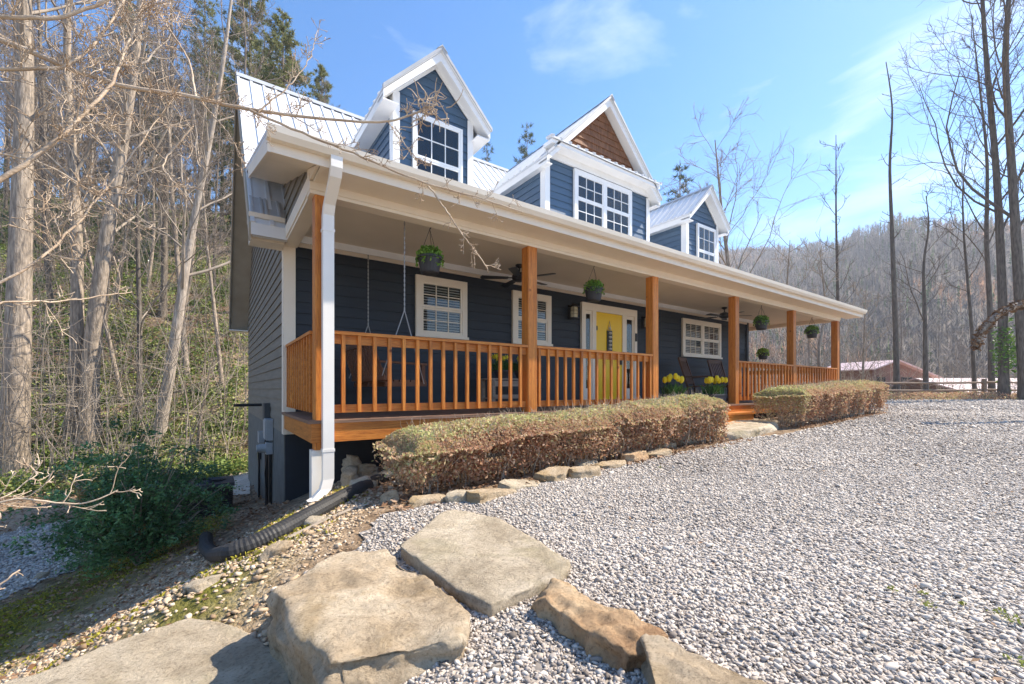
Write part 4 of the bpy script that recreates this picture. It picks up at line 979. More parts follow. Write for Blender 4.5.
p_ = on(138, 556, 'z', -1.85); shrub('evergreen_shrub', (p_[0], p_[1], gz(p_[0], p_[1])), .98, .95, 1.75, 64, 26000, M['leaf_nandina'], 401, 'dark green bushy shrub with fine leaves on the slope left of the house')
p_ = gpx(88, 563); shrub('evergreen_shrub', (p_[0], p_[1], gz(p_[0], p_[1])), .3, .3, .35, 10, 900, M['leaf_nandina'], 402, 'small low green sapling at the edge of the lower gravel', .045)

# ------------------------------------------------------------------ drainage, meters, condenser
dp = []
for (u, v) in ((392, 470), (378, 478), (345, 494), (310, 514), (280, 531), (250, 546), (228, 554), (214, 553), (206, 545), (206, 534)):
    p_ = first_hit(u, v + 7); dp.append((p_[0], p_[1], p_[2] + .05))
dp = np.array(dp); q = np.linspace(0, len(dp) - 1, 260)
pp = np.stack([np.interp(q, range(len(dp)), dp[:, i]) for i in range(3)], -1)
for _ in range(30): pp[1:-1] = (pp[:-2] + pp[1:-1] * 2 + pp[2:]) / 4
dd = np.concatenate([[0], np.cumsum(np.linalg.norm(np.diff(pp, axis=0), axis=1))]); q = np.arange(0, dd[-1], .007)
pp = np.stack([np.interp(q, dd, pp[:, i]) for i in range(3)], -1)
V, F = tube(pp, .07 + .0019 * np.sin(np.arange(len(pp)) * math.pi / 2), 14, True)
tag(build('drain_pipe', V, F, M['pipe'], loc=pp[0]), 'black corrugated drain pipe running down the slope past the house corner', 'drain pipe')
pp = np.array([first_hit(u, v) + (0, 0, .02) for u, v in ((372, 505), (350, 512), (322, 524), (300, 535), (288, 541))])
V, F = tube(pp, .014, 6, True); tag(build('fallen_branch', V, F, M['twig'], loc=pp[0]), 'thin grey fallen branch lying on the mossy bank below the drain pipe', 'branch')
def xw(u, v): return on(u, v, 'x', 0)          # a point on the left wall
me_ = empty('electric_meter', (-.02, *xw(274, 440)[1:]), 0, 'grey electric meter and service boxes with black conduit on the left wall', 'electric meter')
o0 = np.array(me_.location)
def mbx(name, u0, u1, v0, v1, dx, m):
    a = xw(u1, v1); b_ = xw(u0, v0)
    return MB().box(-dx, -.0, a[1] - o0[1], b_[1] - o0[1], a[2] - o0[2], b_[2] - o0[2]).build(name, m, me_)
ya, yb_ = 2.9, 3.35
MB().box(-.10, 0, ya - o0[1], yb_ - o0[1], -.02, .28).lathe([(.0, -.0), (.0, 0)], (0, 0, 0), 4).build('service_box', M['meter'], me_) if False else None
MB().box(-.1, 0, .0 - .05, .36, .0, .36).box(-.115, -.101, -.03, .34, .02, .34).build('service_box', M['meter'], me_)
lt = MB(); lt.tube([(-.1, .08, -.14), (-.2, .08, -.14)], .075, 16).tube([(-.2, .08, -.14), (-.235, .08, -.14)], .062, 16); lt.build('meter_dial', M['meter'], me_)
MB().box(-.10, 0, -.02, .18, -.24, -.04).build('meter_socket', M['meter'], me_)
MB().box(-.09, 0, .42, .72, .32, .62).build('disconnect_box', M['dark_grey'], me_)
MB().tube([(-.04, .52, .34), (-.04, .52, -1.5)], .035, 8).tube([(-.03, .08, -.24), (-.03, .1, -1.4)], .03, 8).tube([(-.05, .2, -.2), (-.09, .25, -.6), (-.05, .3, -1.2)], .016, 6).tube([(-.04, .36, .15), (-.07, .5, -.1), (-.04, .6, -.5), (-.04, .62, -1.4)], .016, 6).build('conduit', M['black'], me_)
MB().box(-.12, 0, 1.1, 1.38, -.16, .05).build('junction_box', M['meter'], me_)
MB().box(-.06, 0, 2.1, 2.3, -.62, -.42).tube([(-.03, 2.2, -.6), (-.03, 2.2, -1.7)], .025, 6).build('cable_box', M['black'], me_)
MB().box(-.5, 0, 1.95, 2.0, .52, .575).tube([(-.01, 1.97, .55), (-.45, 1.97, .55)], .03, 8).build('vent_pipe', M['black'], me_)
p_ = (-.92, 5.5); ac = empty('air_conditioner', (p_[0], p_[1], gz(*p_) - .02), .0, 'square black outdoor air conditioner standing beside the left wall', 'air conditioner')
mb = MB().box(-.37, .37, -.37, .37, .04, .62)
for i in range(13):
    zz = .09 + i * .04; mb.box(-.385, .385, -.385, .385, zz, zz + .014)
mb.build('louvred_body', M['black'], ac); MB().box(-.41, .41, -.41, .41, .62, .69).build('lid', M['dark_grey'], ac)
mb = MB()
for i in range(1, 8): V, F = tube([(math.cos(a) * .04 * i, math.sin(a) * .04 * i, .705) for a in np.linspace(0, 2 * math.pi, 20)], .006, 4); mb.add(V, F.tolist())
mb.build('fan_grille', M['black'], ac); MB().box(-.45, .45, -.45, .45, -.2, .04).build('pad', M['conc'], ac)
p_ = gpx(38, 500, -2.4)
# pale path behind the condenser
pz = [on(u, v, 'z', -2.25)[:2] for u, v in ((186, 468), (250, 463), (250, 500), (196, 492))]
xs = np.linspace(0, 1, 14); PV = []
A_, B_, C2, D_ = map(np.array, pz)
for s_ in xs:
    for r_ in xs:
        q = (A_ * (1 - r_) + B_ * r_) * (1 - s_) + (D_ * (1 - r_) + C2 * r_) * s_; PV.append((q[0], q[1], gz(*q) + .03))
PF = np.array([(i * 14 + j, i * 14 + j + 1, i * 14 + 15 + j, i * 14 + 14 + j) for i in range(13) for j in range(13)])
tag(build('path', PV, PF, M['conc'], smooth=True), kind='structure')

# ------------------------------------------------------------------ things on the porch
def basket(loc, seed, label, m=M['leaf_basket'], hang=.38, full=1.0):
    rng = np.random.RandomState(seed); b_ = empty('hanging_basket', loc, 0, label, 'hanging basket', 'hanging baskets along the porch eave')
    MB().lathe([(.10, 0), (.12, .02), (.152, .19), (.165, .195), (.165, .225), (.15, .225), (.14, .2)], (0, 0, 0), 20).build('pot', M['pot'], b_, False)
    mb = MB()
    for a in (.3, 2.4, 4.5): mb.tube([(.15 * math.cos(a), .15 * math.sin(a), .21), (0, 0, .21 + hang)], .0035, 4)
    hk = .21 + hang
    mb.tube([(0, 0, hk), (.02, 0, hk + .03), (.03, 0, hk + .07), (0, 0, hk + .11), (-.025, 0, hk + .15), (0, 0, hk + .2)], .007, 5); mb.build('hanger', M['black'], b_)
    n_ = int(900 * full); P = rng.normal(0, 1, (n_, 3)); P /= np.linalg.norm(P, axis=1, keepdims=True); P *= (rng.rand(n_, 1) ** .4) * np.array([.19, .19, .14]); P[:, 2] = np.abs(P[:, 2]) * 1.25 + .2 - .11 * (np.hypot(P[:, 0], P[:, 1]) > .165) * rng.rand(n_)
    leaf_obj('plant', P, rng.uniform(.03, .06, n_), np.clip(rng.normal(.55, .25, n_), 0, 1), m, rng, b_, aspect=.6)
    return b_
basket((1.46, .28, 1.84), 1, 'dark hanging pot of bright green plant nearest the house corner')
basket((4.50, .28, 1.84), 2, 'dark hanging pot with leafy plant left of the yellow door')
basket((10.5, .28, 1.83), 3, 'dark hanging pot with trailing plant above the far railing, between posts')
basket((13.6, .28, 1.84), 4, 'dark hanging pot at the far right end of the porch')
b5 = basket((13.82, 1.75, 1.30), 5, 'lime green hanging plant beside the far right house corner', M['leaf_lime'], .75, 1.3); b5['group'] = 'hanging baskets along the porch eave'

def fan(loc, rz, label):
    f = empty('ceiling_fan', loc, rz, label, 'ceiling fan', 'ceiling fans under the porch roof')
    MB().lathe([(.07, 0), (.07, -.03), (.02, -.06)], (0, 0, 0), 16).lathe([(.015, -.05), (.015, -.14)], (0, 0, 0), 8).lathe([(.04, -.13), (.11, -.16), (.13, -.2), (.13, -.25), (.08, -.29), (.03, -.3)], (0, 0, 0), 18).build('motor', M['black'], f)
    for i in range(5):
        a = i * 2 * math.pi / 5; c_, s_ = math.cos(a), math.sin(a); mb = MB()
        q = lambda r_, w_, z: (r_ * c_ - w_ * s_, r_ * s_ + w_ * c_, z)
        mb.add([q(.2, -.05, -.235), q(.66, -.075, -.245), q(.69, 0, -.235), q(.66, .075, -.225), q(.2, .05, -.225), q(.2, -.05, -.243), q(.66, -.075, -.253), q(.69, 0, -.243), q(.66, .075, -.233), q(.2, .05, -.233)],
               [(0, 1, 2, 3, 4), (9, 8, 7, 6, 5), (0, 5, 6, 1), (1, 6, 7, 2), (2, 7, 8, 3), (3, 8, 9, 4), (4, 9, 5, 0)])
        mb.bar(q(.1, 0, -.23), q(.24, 0, -.235), .04, .012); mb.build('blade', M['black'], f)
    return f
fan((3.55, 1.15, 2.52), .15, 'black ceiling fan above the porch behind the second post')
fan((10.35, 1.15, 2.52), .5, 'black ceiling fan above the rocking chairs')

def lantern(loc, label):
    l_ = empty('wall_lantern', loc, 0, label, 'wall lantern', 'wall lanterns beside the front door')
    MB().box(-.06, .06, -.02, .0, -.02, .3).tube([(0, -.02, .26), (0, -.08, .32), (0, -.13, .3)], .012, 6).lathe([(.005, .32), (.05, .3), (.115, .245), (.12, .23), (.1, .23)], (0, -.13, 0), 4 * 4).box(-.085, .085, -.215, -.045, -.02, .0).build('bracket', M['black'], l_)
    MB().lathe([(.075, .0), (.085, .1), (.075, .23)], (0, -.13, 0), 8).build('glass_shade', M['amber'], l_)
    mb = MB()
    for i in range(4):
        a = math.pi / 4 + i * math.pi / 2; mb.tube([(.1 * math.cos(a), -.13 + .1 * math.sin(a), -.01), (.1 * math.cos(a), -.13 + .1 * math.sin(a), .235)], .006, 4)
    for zz in (.07, .15): V, F = tube([(.098 * math.cos(a), -.13 + .098 * math.sin(a), zz) for a in np.linspace(0, 2 * math.pi, 17)], .004, 4); mb.add(V, F.tolist())
    mb.build('cage', M['black'], l_)
lantern((5.62, W - .02, 1.9), 'black caged wall lantern left of the yellow front door')
lantern((8.15, W - .02, 1.9), 'black caged wall lantern right of the yellow front door')

# porch swing hung across the left end of the porch
sw = empty('porch_swing', (1.2, 1.15, .0), R(90), 'dark wooden porch swing hanging on steel chains behind the left railing', 'porch swing')
mb = MB()
for i in range(7): mb.box(-.75, .75, -.26 + i * .075, -.2 + i * .075, .43, .452)
mb.box(-.75, -.69, -.27, .28, .37, .43).box(.69, .75, -.27, .28, .37, .43).box(-.03, .03, -.27, .28, .37, .43); mb.build('seat', M['swingwood'], sw)
mb = MB()
for i in range(15): xx = -.7 + i * .1; mb.bar((xx, .28, .46), (xx, .44, .92), .055, .018, (0, 1, 0))
mb.bar((-.76, .45, .93), (.76, .45, .93), .04, .07); mb.bar((-.76, .29, .48), (.76, .29, .48), .04, .06); mb.build('backrest', M['swingwood'], sw)
for sx in (-.74, .74): MB().bar((sx, -.27, .66), (sx, .36, .68), .07, .025).bar((sx, -.22, .42), (sx, -.22, .65), .045, .045).build('armrest', M['swingwood'], sw)
for sx in (-.78, .78):
    mb = MB(); mb.tube([(sx, -.22, .4), (sx, .05, 1.35)], .007, 5).tube([(sx, .34, .5), (sx, .05, 1.35)], .007, 5)
    nl = 38
    for i in range(nl):
        z0 = 1.35 + (2.5 - 1.35) * i / nl; d_ = .009
        if i % 2: mb.box(sx - d_, sx + d_, .047, .053, z0, z0 + .036)
        else: mb.box(sx - .003, sx + .003, .05 - d_, .05 + d_, z0, z0 + .036)
    mb.build('chain', M['chain'], sw)

# bench with pots of yellow flowers
be = empty('potting_bench', (3.65, 1.55, 0), 0, 'weathered wooden bench with slatted shelves against the wall behind the railing', 'bench')
for sx in (-.5, .5):
    for sy in (-.17, .17): MB().box(sx - .03, sx + .03, sy - .03, sy + .03, 0, .5).build('leg', M['greywood'], be)
mb = MB(); [mb.box(-.56, .56, -.2 + i * .105, -.11 + i * .105, .5, .525) for i in range(4)]; mb.build('top', M['greywood'], be)
mb = MB(); [mb.box(-.5, .5, -.17 + i * .09, -.1 + i * .09, .16, .18) for i in range(4)]; mb.bar((-.5, -.205, .43), (.5, -.205, .43), .02, .1); mb.bar((-.5, -.205, .2), (.5, -.205, .2), .02, .07); mb.build('shelf', M['greywood'], be)
def flower_pot(name, loc, label, seed, nfl, hgt, rx, ry_, kind, cup, box=False, tall=.2):
    rng = np.random.RandomState(seed); f = empty(name, loc, 0, label, kind)
    if box: MB().prism([(-rx * .8, -ry_ * .8, 0), (rx * .8, -ry_ * .8, 0), (rx * .8, ry_ * .8, 0), (-rx * .8, ry_ * .8, 0)], (0, 0, tall)).box(-rx * .88, rx * .88, -ry_ * .9, ry_ * .9, tall - .03, tall + .005).build('planter', M['dark_grey'], f)
    else: MB().lathe([(rx * .6, 0), (rx * .9, tall), (rx * .98, tall), (rx * .98, tall + .03), (rx * .8, tall + .03)], (0, 0, 0), 16).build('planter', M['pot'], f)
    n_ = 70 * max(3, nfl // 3); V = []; F = []; b = 0; A = []
    for i in range(n_):      # blade leaves
        x, y = rng.uniform(-rx, rx) * .8, rng.uniform(-ry_, ry_) * .8; h_ = hgt * rng.uniform(.5, .95); ex, ey = rng.normal(0, .07, 2); w_ = .011
        a = rng.uniform(0, 3.14); cx_, cy_ = math.cos(a) * w_, math.sin(a) * w_
        V += [(x - cx_, y - cy_, tall), (x + cx_, y + cy_, tall), (x + ex * .5 + cx_, y + ey * .5 + cy_, tall + h_ * .6), (x + ex * .5 - cx_, y + ey * .5 - cy_, tall + h_ * .6), (x + ex * 1.3, y + ey * 1.3, tall + h_)]
        F += [(b, b + 1, b + 2, b + 3), (b + 3, b + 2, b + 4)]; b += 5; A += [rng.rand()] * 5
    build('leaves', V, F, M['stem'], f, attrs={'tint': A})
    for i in range(nfl):
        x, y = rng.uniform(-rx, rx) * .9, rng.uniform(-ry_, ry_) * .9; h_ = tall + hgt * rng.uniform(.85, 1.15); mb = MB()
        if cup:   # closed tulip like cup
            mb.lathe([(.008, 0), (.038, .02), (.046, .06), (.04, .1), (.02, .13)], (x, y, h_), 7)
        else:     # daffodil: six petals and a trumpet
            for k_ in range(6):
                a = k_ * math.pi / 3; mb.add([(x, y, h_ + .02), (x + .03 * math.cos(a - .35), y - .02, h_ + .02 + .03 * math.sin(a - .35)), (x + .055 * math.cos(a), y - .025, h_ + .02 + .055 * math.sin(a)), (x + .03 * math.cos(a + .35), y - .02, h_ + .02 + .03 * math.sin(a + .35))], [(0, 1, 2, 3)])
            mb.tube([(x, y - .01, h_ + .02), (x, y - .05, h_ + .02)], [.014, .024], 7)
        nv = len(mb.V); mb.tube([(x, y, tall), (x, y, h_ + .01)], .005, 4)
        ob = build('flower', mb.V, mb.F, [M['daffodil'], M['stem']], f, midx=[0] * (len(mb.F) - 5 if False else len(mb.F)), attrs={'tint': [rng.rand()] * len(mb.V)})
        mi = [1 if min(ff) >= nv else 0 for ff in mb.F]; ob.data.polygons.foreach_set('material_index', np.array(mi, dtype=np.int32))
    return f
flower_pot('flower_pot', (3.42, 1.52, .525), 'pot of yellow daffodils on the left half of the wooden bench', 21, 9, .24, .16, .12, 'flower pot', False, False, .12)
flower_pot('flower_pot', (3.88, 1.52, .525), 'pot of yellow daffodils on right half of the wooden bench', 22, 9, .24, .16, .12, 'flower pot', False, False, .12)
flower_pot('flower_planter', (6.72, .22, 0), 'planter of yellow tulips on porch edge beside the third post', 23, 9, .26, .28, .14, 'flower planter', True, True, .22)
flower_pot('flower_planter', (8.22, .22, 0), 'planter of yellow tulips on porch edge beside the fourth post', 24, 9, .26, .34, .14, 'flower planter', True, True, .22)

def rocker(loc, rz, label):
    r_ = empty('rocking_chair', loc, rz, label, 'rocking chair', 'rocking chairs by the twin window')
    for sx in (-.27, .27):
        th = np.linspace(-.55, .5, 12); MB().tube([(sx, math.sin(a) * .85, .02 + .85 * (1 - math.cos(a))) for a in th], .02, 6).build('rocker', M['rocker'], r_)
        MB().bar((sx, -.27, .06), (sx, -.29, .64), .04, .04).build('front_leg', M['rocker'], r_)
        MB().bar((sx, .2, .06), (sx, .22, .44), .04, .04).bar((sx, .22, .42), (sx, .45, 1.14), .04, .045).build('rear_leg', M['rocker'], r_)
        MB().bar((sx, -.34, .655), (sx, .31, .64), .09, .025).build('armrest', M['rocker'], r_)
    mb = MB(); [mb.bar((-.27, -.28 + i * .07, .43 - i * .006), (.27, -.28 + i * .07, .43 - i * .006), .06, .02) for i in range(8)]; mb.build('seat', M['rocker'], r_)
    mb = MB(); [mb.bar((-.21 + i * .07, .24, .5), (-.21 + i * .07, .44, 1.08), .04, .015, (0, 1, 0)) for i in range(7)]
    mb.bar((-.27, .44, 1.11), (.27, .44, 1.11), .03, .1).bar((-.27, .25, .5), (.27, .25, .5), .03, .06); mb.build('backrest', M['rocker'], r_)
    return r_
rocker((9.35, 1.25, .0), .25, 'dark brown slatted rocking chair, the left one under the twin window')
rocker((10.75, 1.25, .0), -.15, 'dark brown slatted rocking chair, the right one under the twin window')

# ------------------------------------------------------------------ fence, low border, neighbouring roofs
def cz(Xc, Zc): q = CAM[:2] + FWD[:2] * Zc + RGT[:2] * Xc; return float(q[0]), float(q[1])
fx = [10.2, 15.9, 22.7, 28.5, 34.5]
fl = cz(fx[0], 20.5); fe = empty('rail_fence', (*fl, gz(*fl)), 0, 'weathered split rail fence across the far edge of the gravel', 'fence')
fo = np.array(fe.location)
tops = []
for X in fx:
    q = cz(X, 20.5); g0 = gz(*q); MB().bar(np.array((*q, g0 - .3)) - fo, np.array((*q, g0 + 1.02)) - fo, .13, .13, FWD).build('post', M['fence'], fe); tops.append((q[0], q[1], g0))
for i in range(len(fx) - 1):
    for h_ in (.5, .86):
        if h_ == .5 and i < 1: continue
        a = np.array(tops[i]) + (0, 0, h_) - fo; b_ = np.array(tops[i + 1]) + (0, 0, h_ - .02) - fo
        qq = np.linspace(0, 1, 7)[:, None]; pp = a * (1 - qq) + b_ * qq; pp[:, 2] -= .03 * np.sin(np.linspace(0, math.pi, 7))
        MB().tube(pp, .05, 7).build('rail', M['fence'], fe)
rng = np.random.RandomState(77)
lb_ = cz(24, 20.2); n_ = 16000; X = rng.uniform(12.5, 36, n_); Zc = 20.0 + rng.normal(0, .3, n_); xx = CAM[0] + FWD[0] * Zc + RGT[0] * X; yy = CAM[1] + FWD[1] * Zc + RGT[1] * X
hh = np.clip(1 - ((Zc - 20.0) / .7) ** 2, 0, 1) * .42 * (.7 + .6 * fbm(X * .8, X * 0 + 3, 9)); P = np.stack([xx, yy, ground(xx, yy) + hh * np.sqrt(rng.rand(n_))], -1)
tag(leaf_obj('ground_cover', P, rng.uniform(.05, .1, n_), np.clip(rng.beta(2, 2.2, n_), 0, 1), M['leaf_hedge'], rng), kind='stuff')

def gable_house(name, loc, rz, w_, d_, he, hr, label, wallm, roofm, ov=.5, wl=None):
    wl = wl or w_ / 2
    h = empty(name, loc, rz, label, 'house')
    zl_ = hr - (hr - he) / (w_ / 2) * wl
    MB().prism([(-wl, 0, -3), (w_ / 2, 0, -3), (w_ / 2, 0, he - .1), (0, 0, hr - .1), (-wl, 0, zl_ - .1)], (0, d_, 0)).build('wall', wallm, h)
    s = (hr - he) / (w_ / 2); mb = MB()
    for sg_ in (-1, 1):
        hw_ = wl if sg_ < 0 else w_ / 2; e = sg_ * (hw_ + ov); ze = hr - s * (hw_ + ov)
        slab(mb, (e, -ov, ze), (e, d_ + ov, ze), (0, -ov, hr), (0, d_ + ov, hr), .1)
        ribs(mb, (e, -ov, ze), (e, d_ + ov, ze), (0, -ov, hr), (0, d_ + ov, hr), .45)
    mb.build('roof', roofm, h)
    MB().box(-w_ * .2, -w_ * .1, -.04, .02, .3, 1.2).build('window', M['interior'], h); MB().box(w_ * .1, w_ * .24, -.04, .02, .3, 1.2).build('window', M['interior'], h)
    MB().box(-w_ * .05, w_ * .05, -.05, .02, -1.5, .5).build('door', M['dark_grey'], h)
    return h
q = cz(34.4, 38.5); gable_house('red_cabin', (*q, .2), YAW - R(90) + R(14), 9.6, 4.5, 1.35, 2.75, 'low red brown cabin with pale red metal roof beyond the fence', M['redwall'], M['pinkroof'], wl=2.4)
q = cz(34.5, 36); gable_house('red_roofed_house', (*q, -2.0), YAW - R(180), 9, 16, 2.0, 3.25, 'low building with a pale red metal roof behind the right end of the fence', M['redwall'], M['pinkroof'])

# ------------------------------------------------------------------ trees
def bare_tree(seed, h, r0, path=None, cs=.35, n1=16, n2=6, n3=5, spread=.33, rise=.10, ang=(35, 65), rmin=.006, forks=0, wob=.05, lean=(0, 0)):
    """trunk tubes and branch tubes of a leafless tree, base at the origin"""
    rng = np.random.RandomState(seed); trunk = []; br = []
    if path is None:
        n_ = 14; q = np.linspace(0, 1, n_); wx = np.cumsum(rng.normal(0, wob, n_)) * h * .06; wy = np.cumsum(rng.normal(0, wob, n_)) * h * .06
        path = np.stack([lean[0] * h * q + (wx - wx[0]), lean[1] * h * q + (wy - wy[0]), h * q], -1)
    path = np.asarray(path, float); dl = np.concatenate([[0], np.cumsum(np.linalg.norm(np.diff(path, axis=0), axis=1))])
    q = np.linspace(0, dl[-1], 22); T = np.stack([np.interp(q, dl, path[:, i]) for i in range(3)], -1)
    for _ in range(2): T[1:-1] = (T[:-2] + 2 * T[1:-1] + T[2:]) / 4
    f = q / dl[-1]; rad = r0 * (1 - .86 * f ** 1.1) * (1 + .3 * np.exp(-f * dl[-1] / (r0 * 2.5)))
    base = T[0].copy(); T = np.concatenate([[base - (0, 0, .4)], T]); rad = np.concatenate([[rad[0] * 1.1], rad]); trunk.append((T, rad, 10)); T = T[1:]; rad = rad[1:]
    gold = rng.uniform(0, 6.28)
    for i in range(n1):
        ff = cs + (1 - cs) * (i + rng.uniform(-.3, .6)) / n1; ff = min(max(ff, cs), .985)
        p = np.array([np.interp(ff, f, T[:, j]) for j in range(3)]); rr = np.interp(ff, f, rad); k_ = min(int(ff * 21), 20); ax = T[k_ + 1] - T[k_]
        gold += 2.4 + rng.uniform(-.5, .5); l1 = dl[-1] * spread * (1.08 - .78 * ff) * rng.uniform(.6, 1.25)
        if rng.rand() < .25: l1 *= .5
        d = side_dir(rng, ax, R(rng.uniform(*ang)), gold); r1 = max(rr * rng.uniform(.22, .45), rmin * 1.6)
        B = limb(rng, p, d, l1, 7, .13, rise); br.append((B, np.linspace(r1, max(r1 * .28, rmin), 8), 5))
        for j in range(n2):
            g_ = rng.uniform(.22, 1.); idx = g_ * 7; k_ = min(int(idx), 6); p2 = B[k_] + (B[k_ + 1] - B[k_]) * (idx - k_); ax2 = B[k_ + 1] - B[k_]
            l2 = l1 * rng.uniform(.28, .55) * (1.15 - .5 * g_); r2 = max(r1 * (1 - .7 * g_) * .55, rmin)
            B2 = limb(rng, p2, side_dir(rng, ax2, R(rng.uniform(28, 60)), rng.uniform(0, 6.28)), l2, 5, .16, rise); br.append((B2, np.linspace(r2, rmin * .8, 6), 4))
            for m_ in range(n3):
                g2 = rng.uniform(.2, 1.); idx = g2 * 5; k_ = min(int(idx), 4); p3 = B2[k_] + (B2[k_ + 1] - B2[k_]) * (idx - k_)
                B3 = limb(rng, p3, side_dir(rng, B2[k_ + 1] - B2[k_], R(rng.uniform(25, 60)), rng.uniform(0, 6.28)), l2 * rng.uniform(.3, .6), 3, .2, rise); br.append((B3, np.linspace(rmin * .85, rmin * .5, 4), 3))
    return trunk, br
def put_tree(tt, loc, name, label, bark, twig, group=None, rz=0.):
    t_ = empty(name, loc, rz, label, 'tree', group)
    V, F = join_tubes(tt[0]); build('trunk', V, F, bark, t_, smooth=True)
    V, F = join_tubes(tt[1]); build('branches', V, F, twig, t_)
    return t_
def pix_path(pts, t_):
    """trunk centre line seen at pixels pts, at distance t_; relative to its ground point"""
    b_ = at(*pts[0], t_); b_[2] = gz(b_[0], b_[1]); rr = random.Random(int(pts[0][0]))
    P = [np.zeros(3)]
    for i, (u, v) in enumerate(pts[1:]): P.append(at(u, v, t_ + rr.uniform(-.2, .2) * (i > 0)) - b_)
    return b_, np.array(P)
def ground_t(u, v):
    """distance at which the ray through (u,v) meets the terrain"""
    for t_ in np.arange(2, 120, .1):
        p_ = at(u, v, t_)
        if p_[2] < gz(p_[0], p_[1]): return t_
    return 60.
def pixel_tree(pts, r_px, label, bark, twig, t_=None, **kw):
    t_ = t_ or ground_t(*pts[0]); b_, P = pix_path(pts, t_); r0 = r_px * t_ / FPX
    return put_tree(bare_tree(path=P, r0=r0, h=0, rmin=max(.0045, .00042 * t_), **kw), tuple(b_), 'bare_tree', label, bark, twig)
# woods on the left: the trunks one can tell apart
pixel_tree([(12, 488), (16, 400), (22, 200), (26, 60), (20, -120), (28, -300)], 11, 'thick straight bare trunk at the far left edge of the picture', M['bark'], M['twig'], seed=1, cs=.45, n1=12)
pixel_tree([(72, 446), (78, 330), (76, 200), (66, 80), (70, -60), (62, -200)], 6, 'left stem of the twin bare tree, upright with pale bark', M['bark'], M['twig'], seed=2, cs=.35, n1=16, spread=.28)
pixel_tree([(90, 446), (88, 380), (104, 250), (122, 150), (138, 40), (150, -120)], 8, 'right stem of the twin bare tree, leaning towards the house', M['bark'], M['twig'], seed=3, cs=.35, n1=16, spread=.28)
pixel_tree([(158, 440), (172, 360), (188, 250), (208, 150), (224, 60), (236, -40)], 5.2, 'pale bare tree leaning right beside the left wall', M['bark_pale'], M['twig'], seed=4, cs=.3, n1=18, spread=.3)
pixel_tree([(139, 425), (140, 330), (137, 230), (140, 120), (136, 20)], 2.6, 'slim dark young tree between the twin tree and the leaning pale tree', M['bark_dark'], M['twig'], seed=5, cs=.2, n1=18, spread=.25)
pixel_tree([(196, 470), (200, 420), (212, 360)], 2, 'thin cut sapling stem standing behind the evergreen shrub', M['bark'], M['twig'], seed=6, cs=.4, n1=5, n2=2, n3=1)
# trees at the right
rt = dict(bark=M['bark_dark'], twig=M['twig_dark'])
pixel_tree([(839, 392), (838, 300), (836, 220), (836, 135)], 1.9, 'slim straight bare tree just right of the porch roof end', t_=24, seed=11, cs=.35, n1=18, n2=3, n3=2, spread=.17, rise=.12, **rt)
pixel_tree([(897, 396), (896, 340), (892, 230), (889, 160), (894, 110), (886, 62)], 2.7, 'tall slender bare tree with few twigs standing before the red cabin', t_=22, seed=12, cs=.45, n1=11, n2=2, n3=2, spread=.10, rise=.02, **rt)
pixel_tree([(926, 396), (925, 320), (923, 262), (930, 225), (926, 196)], 2.4, 'forked bare tree right of the tall slender one', t_=23, seed=13, cs=.38, n1=12, n2=5, n3=3, spread=.4, ang=(30, 55), **rt)
pixel_tree([(975, 398), (972, 330), (964, 240), (962, 190), (968, 140)], 1.8, 'thin leaning bare tree left of the big right hand trees', t_=23, seed=14, cs=.4, n1=14, n2=4, n3=3, spread=.25, **rt)
pixel_tree([(992, 398), (990, 300), (986, 240), (988, 160), (980, 90), (972, 20)], 2.6, 'bare tree with upswept limbs in the right hand clump, leftmost', t_=22, seed=15, cs=.35, n1=17, n2=7, n3=6, spread=.38, ang=(25, 50), rise=.07, **rt)
iv = pixel_tree([(1004, 400), (1003, 300), (996, 160), (986, 60), (980, -40), (975, -140)], 4.0, 'big bare tree with green ivy low on its trunk', t_=20, seed=16, cs=.3, n1=22, n2=7, n3=6, spread=.36, ang=(28, 55), **rt)
pixel_tree([(1026, 400), (1020, 300), (1010, 140), (1004, 60), (1012, -40), (1008, -150)], 4.7, 'biggest bare trunk at the right edge of the picture', t_=19.5, seed=17, cs=.3, n1=22, n2=7, n3=6, spread=.38, ang=(28, 55), **rt)
rng = np.random.RandomState(5); n_ = 620; zz = rng.normal(2.4, .6, n_) ; aa = rng.uniform(0, 6.28, n_); P = np.stack([np.cos(aa) * rng.uniform(.2, .42, n_), np.sin(aa) * rng.uniform(.2, .42, n_), zz], -1)
leaf_obj('ivy', P, rng.uniform(.1, .2, n_), rng.rand(n_), M['ivy'], rng, iv)
pixel_tree([(735, 392), (734, 330), (728, 260), (722, 215), (715, 140)], 3.2, 'wide bare tree with fanned limbs rising behind the right dormer', M['bark'], M['twig'], t_=30, seed=18, cs=.3, n1=20, n2=7, n3=5, spread=.5, ang=(22, 50), rise=.05)
pixel_tree([(862, 396), (864, 340), (866, 290)], 1.4, 'small grey bare tree behind the porch end', M['bark'], M['twig'], t_=27, seed=19, cs=.2, n1=16, n2=5, n3=3, spread=.5)
pixel_tree([(790, 396), (793, 340), (786, 300), (790, 240)], 1.9, 'grey bare tree seen through the far end of porch, left', M['bark'], M['twig'], t_=24, seed=20, cs=.2, n1=16, n2=6, n3=4, spread=.5)
pixel_tree([(822, 396), (818, 350), (826, 310), (820, 250)], 1.9, 'grey bare tree seen through the far end of porch, right', M['bark'], M['twig'], t_=23, seed=21, cs=.2, n1=16, n2=6, n3=4, spread=.5)

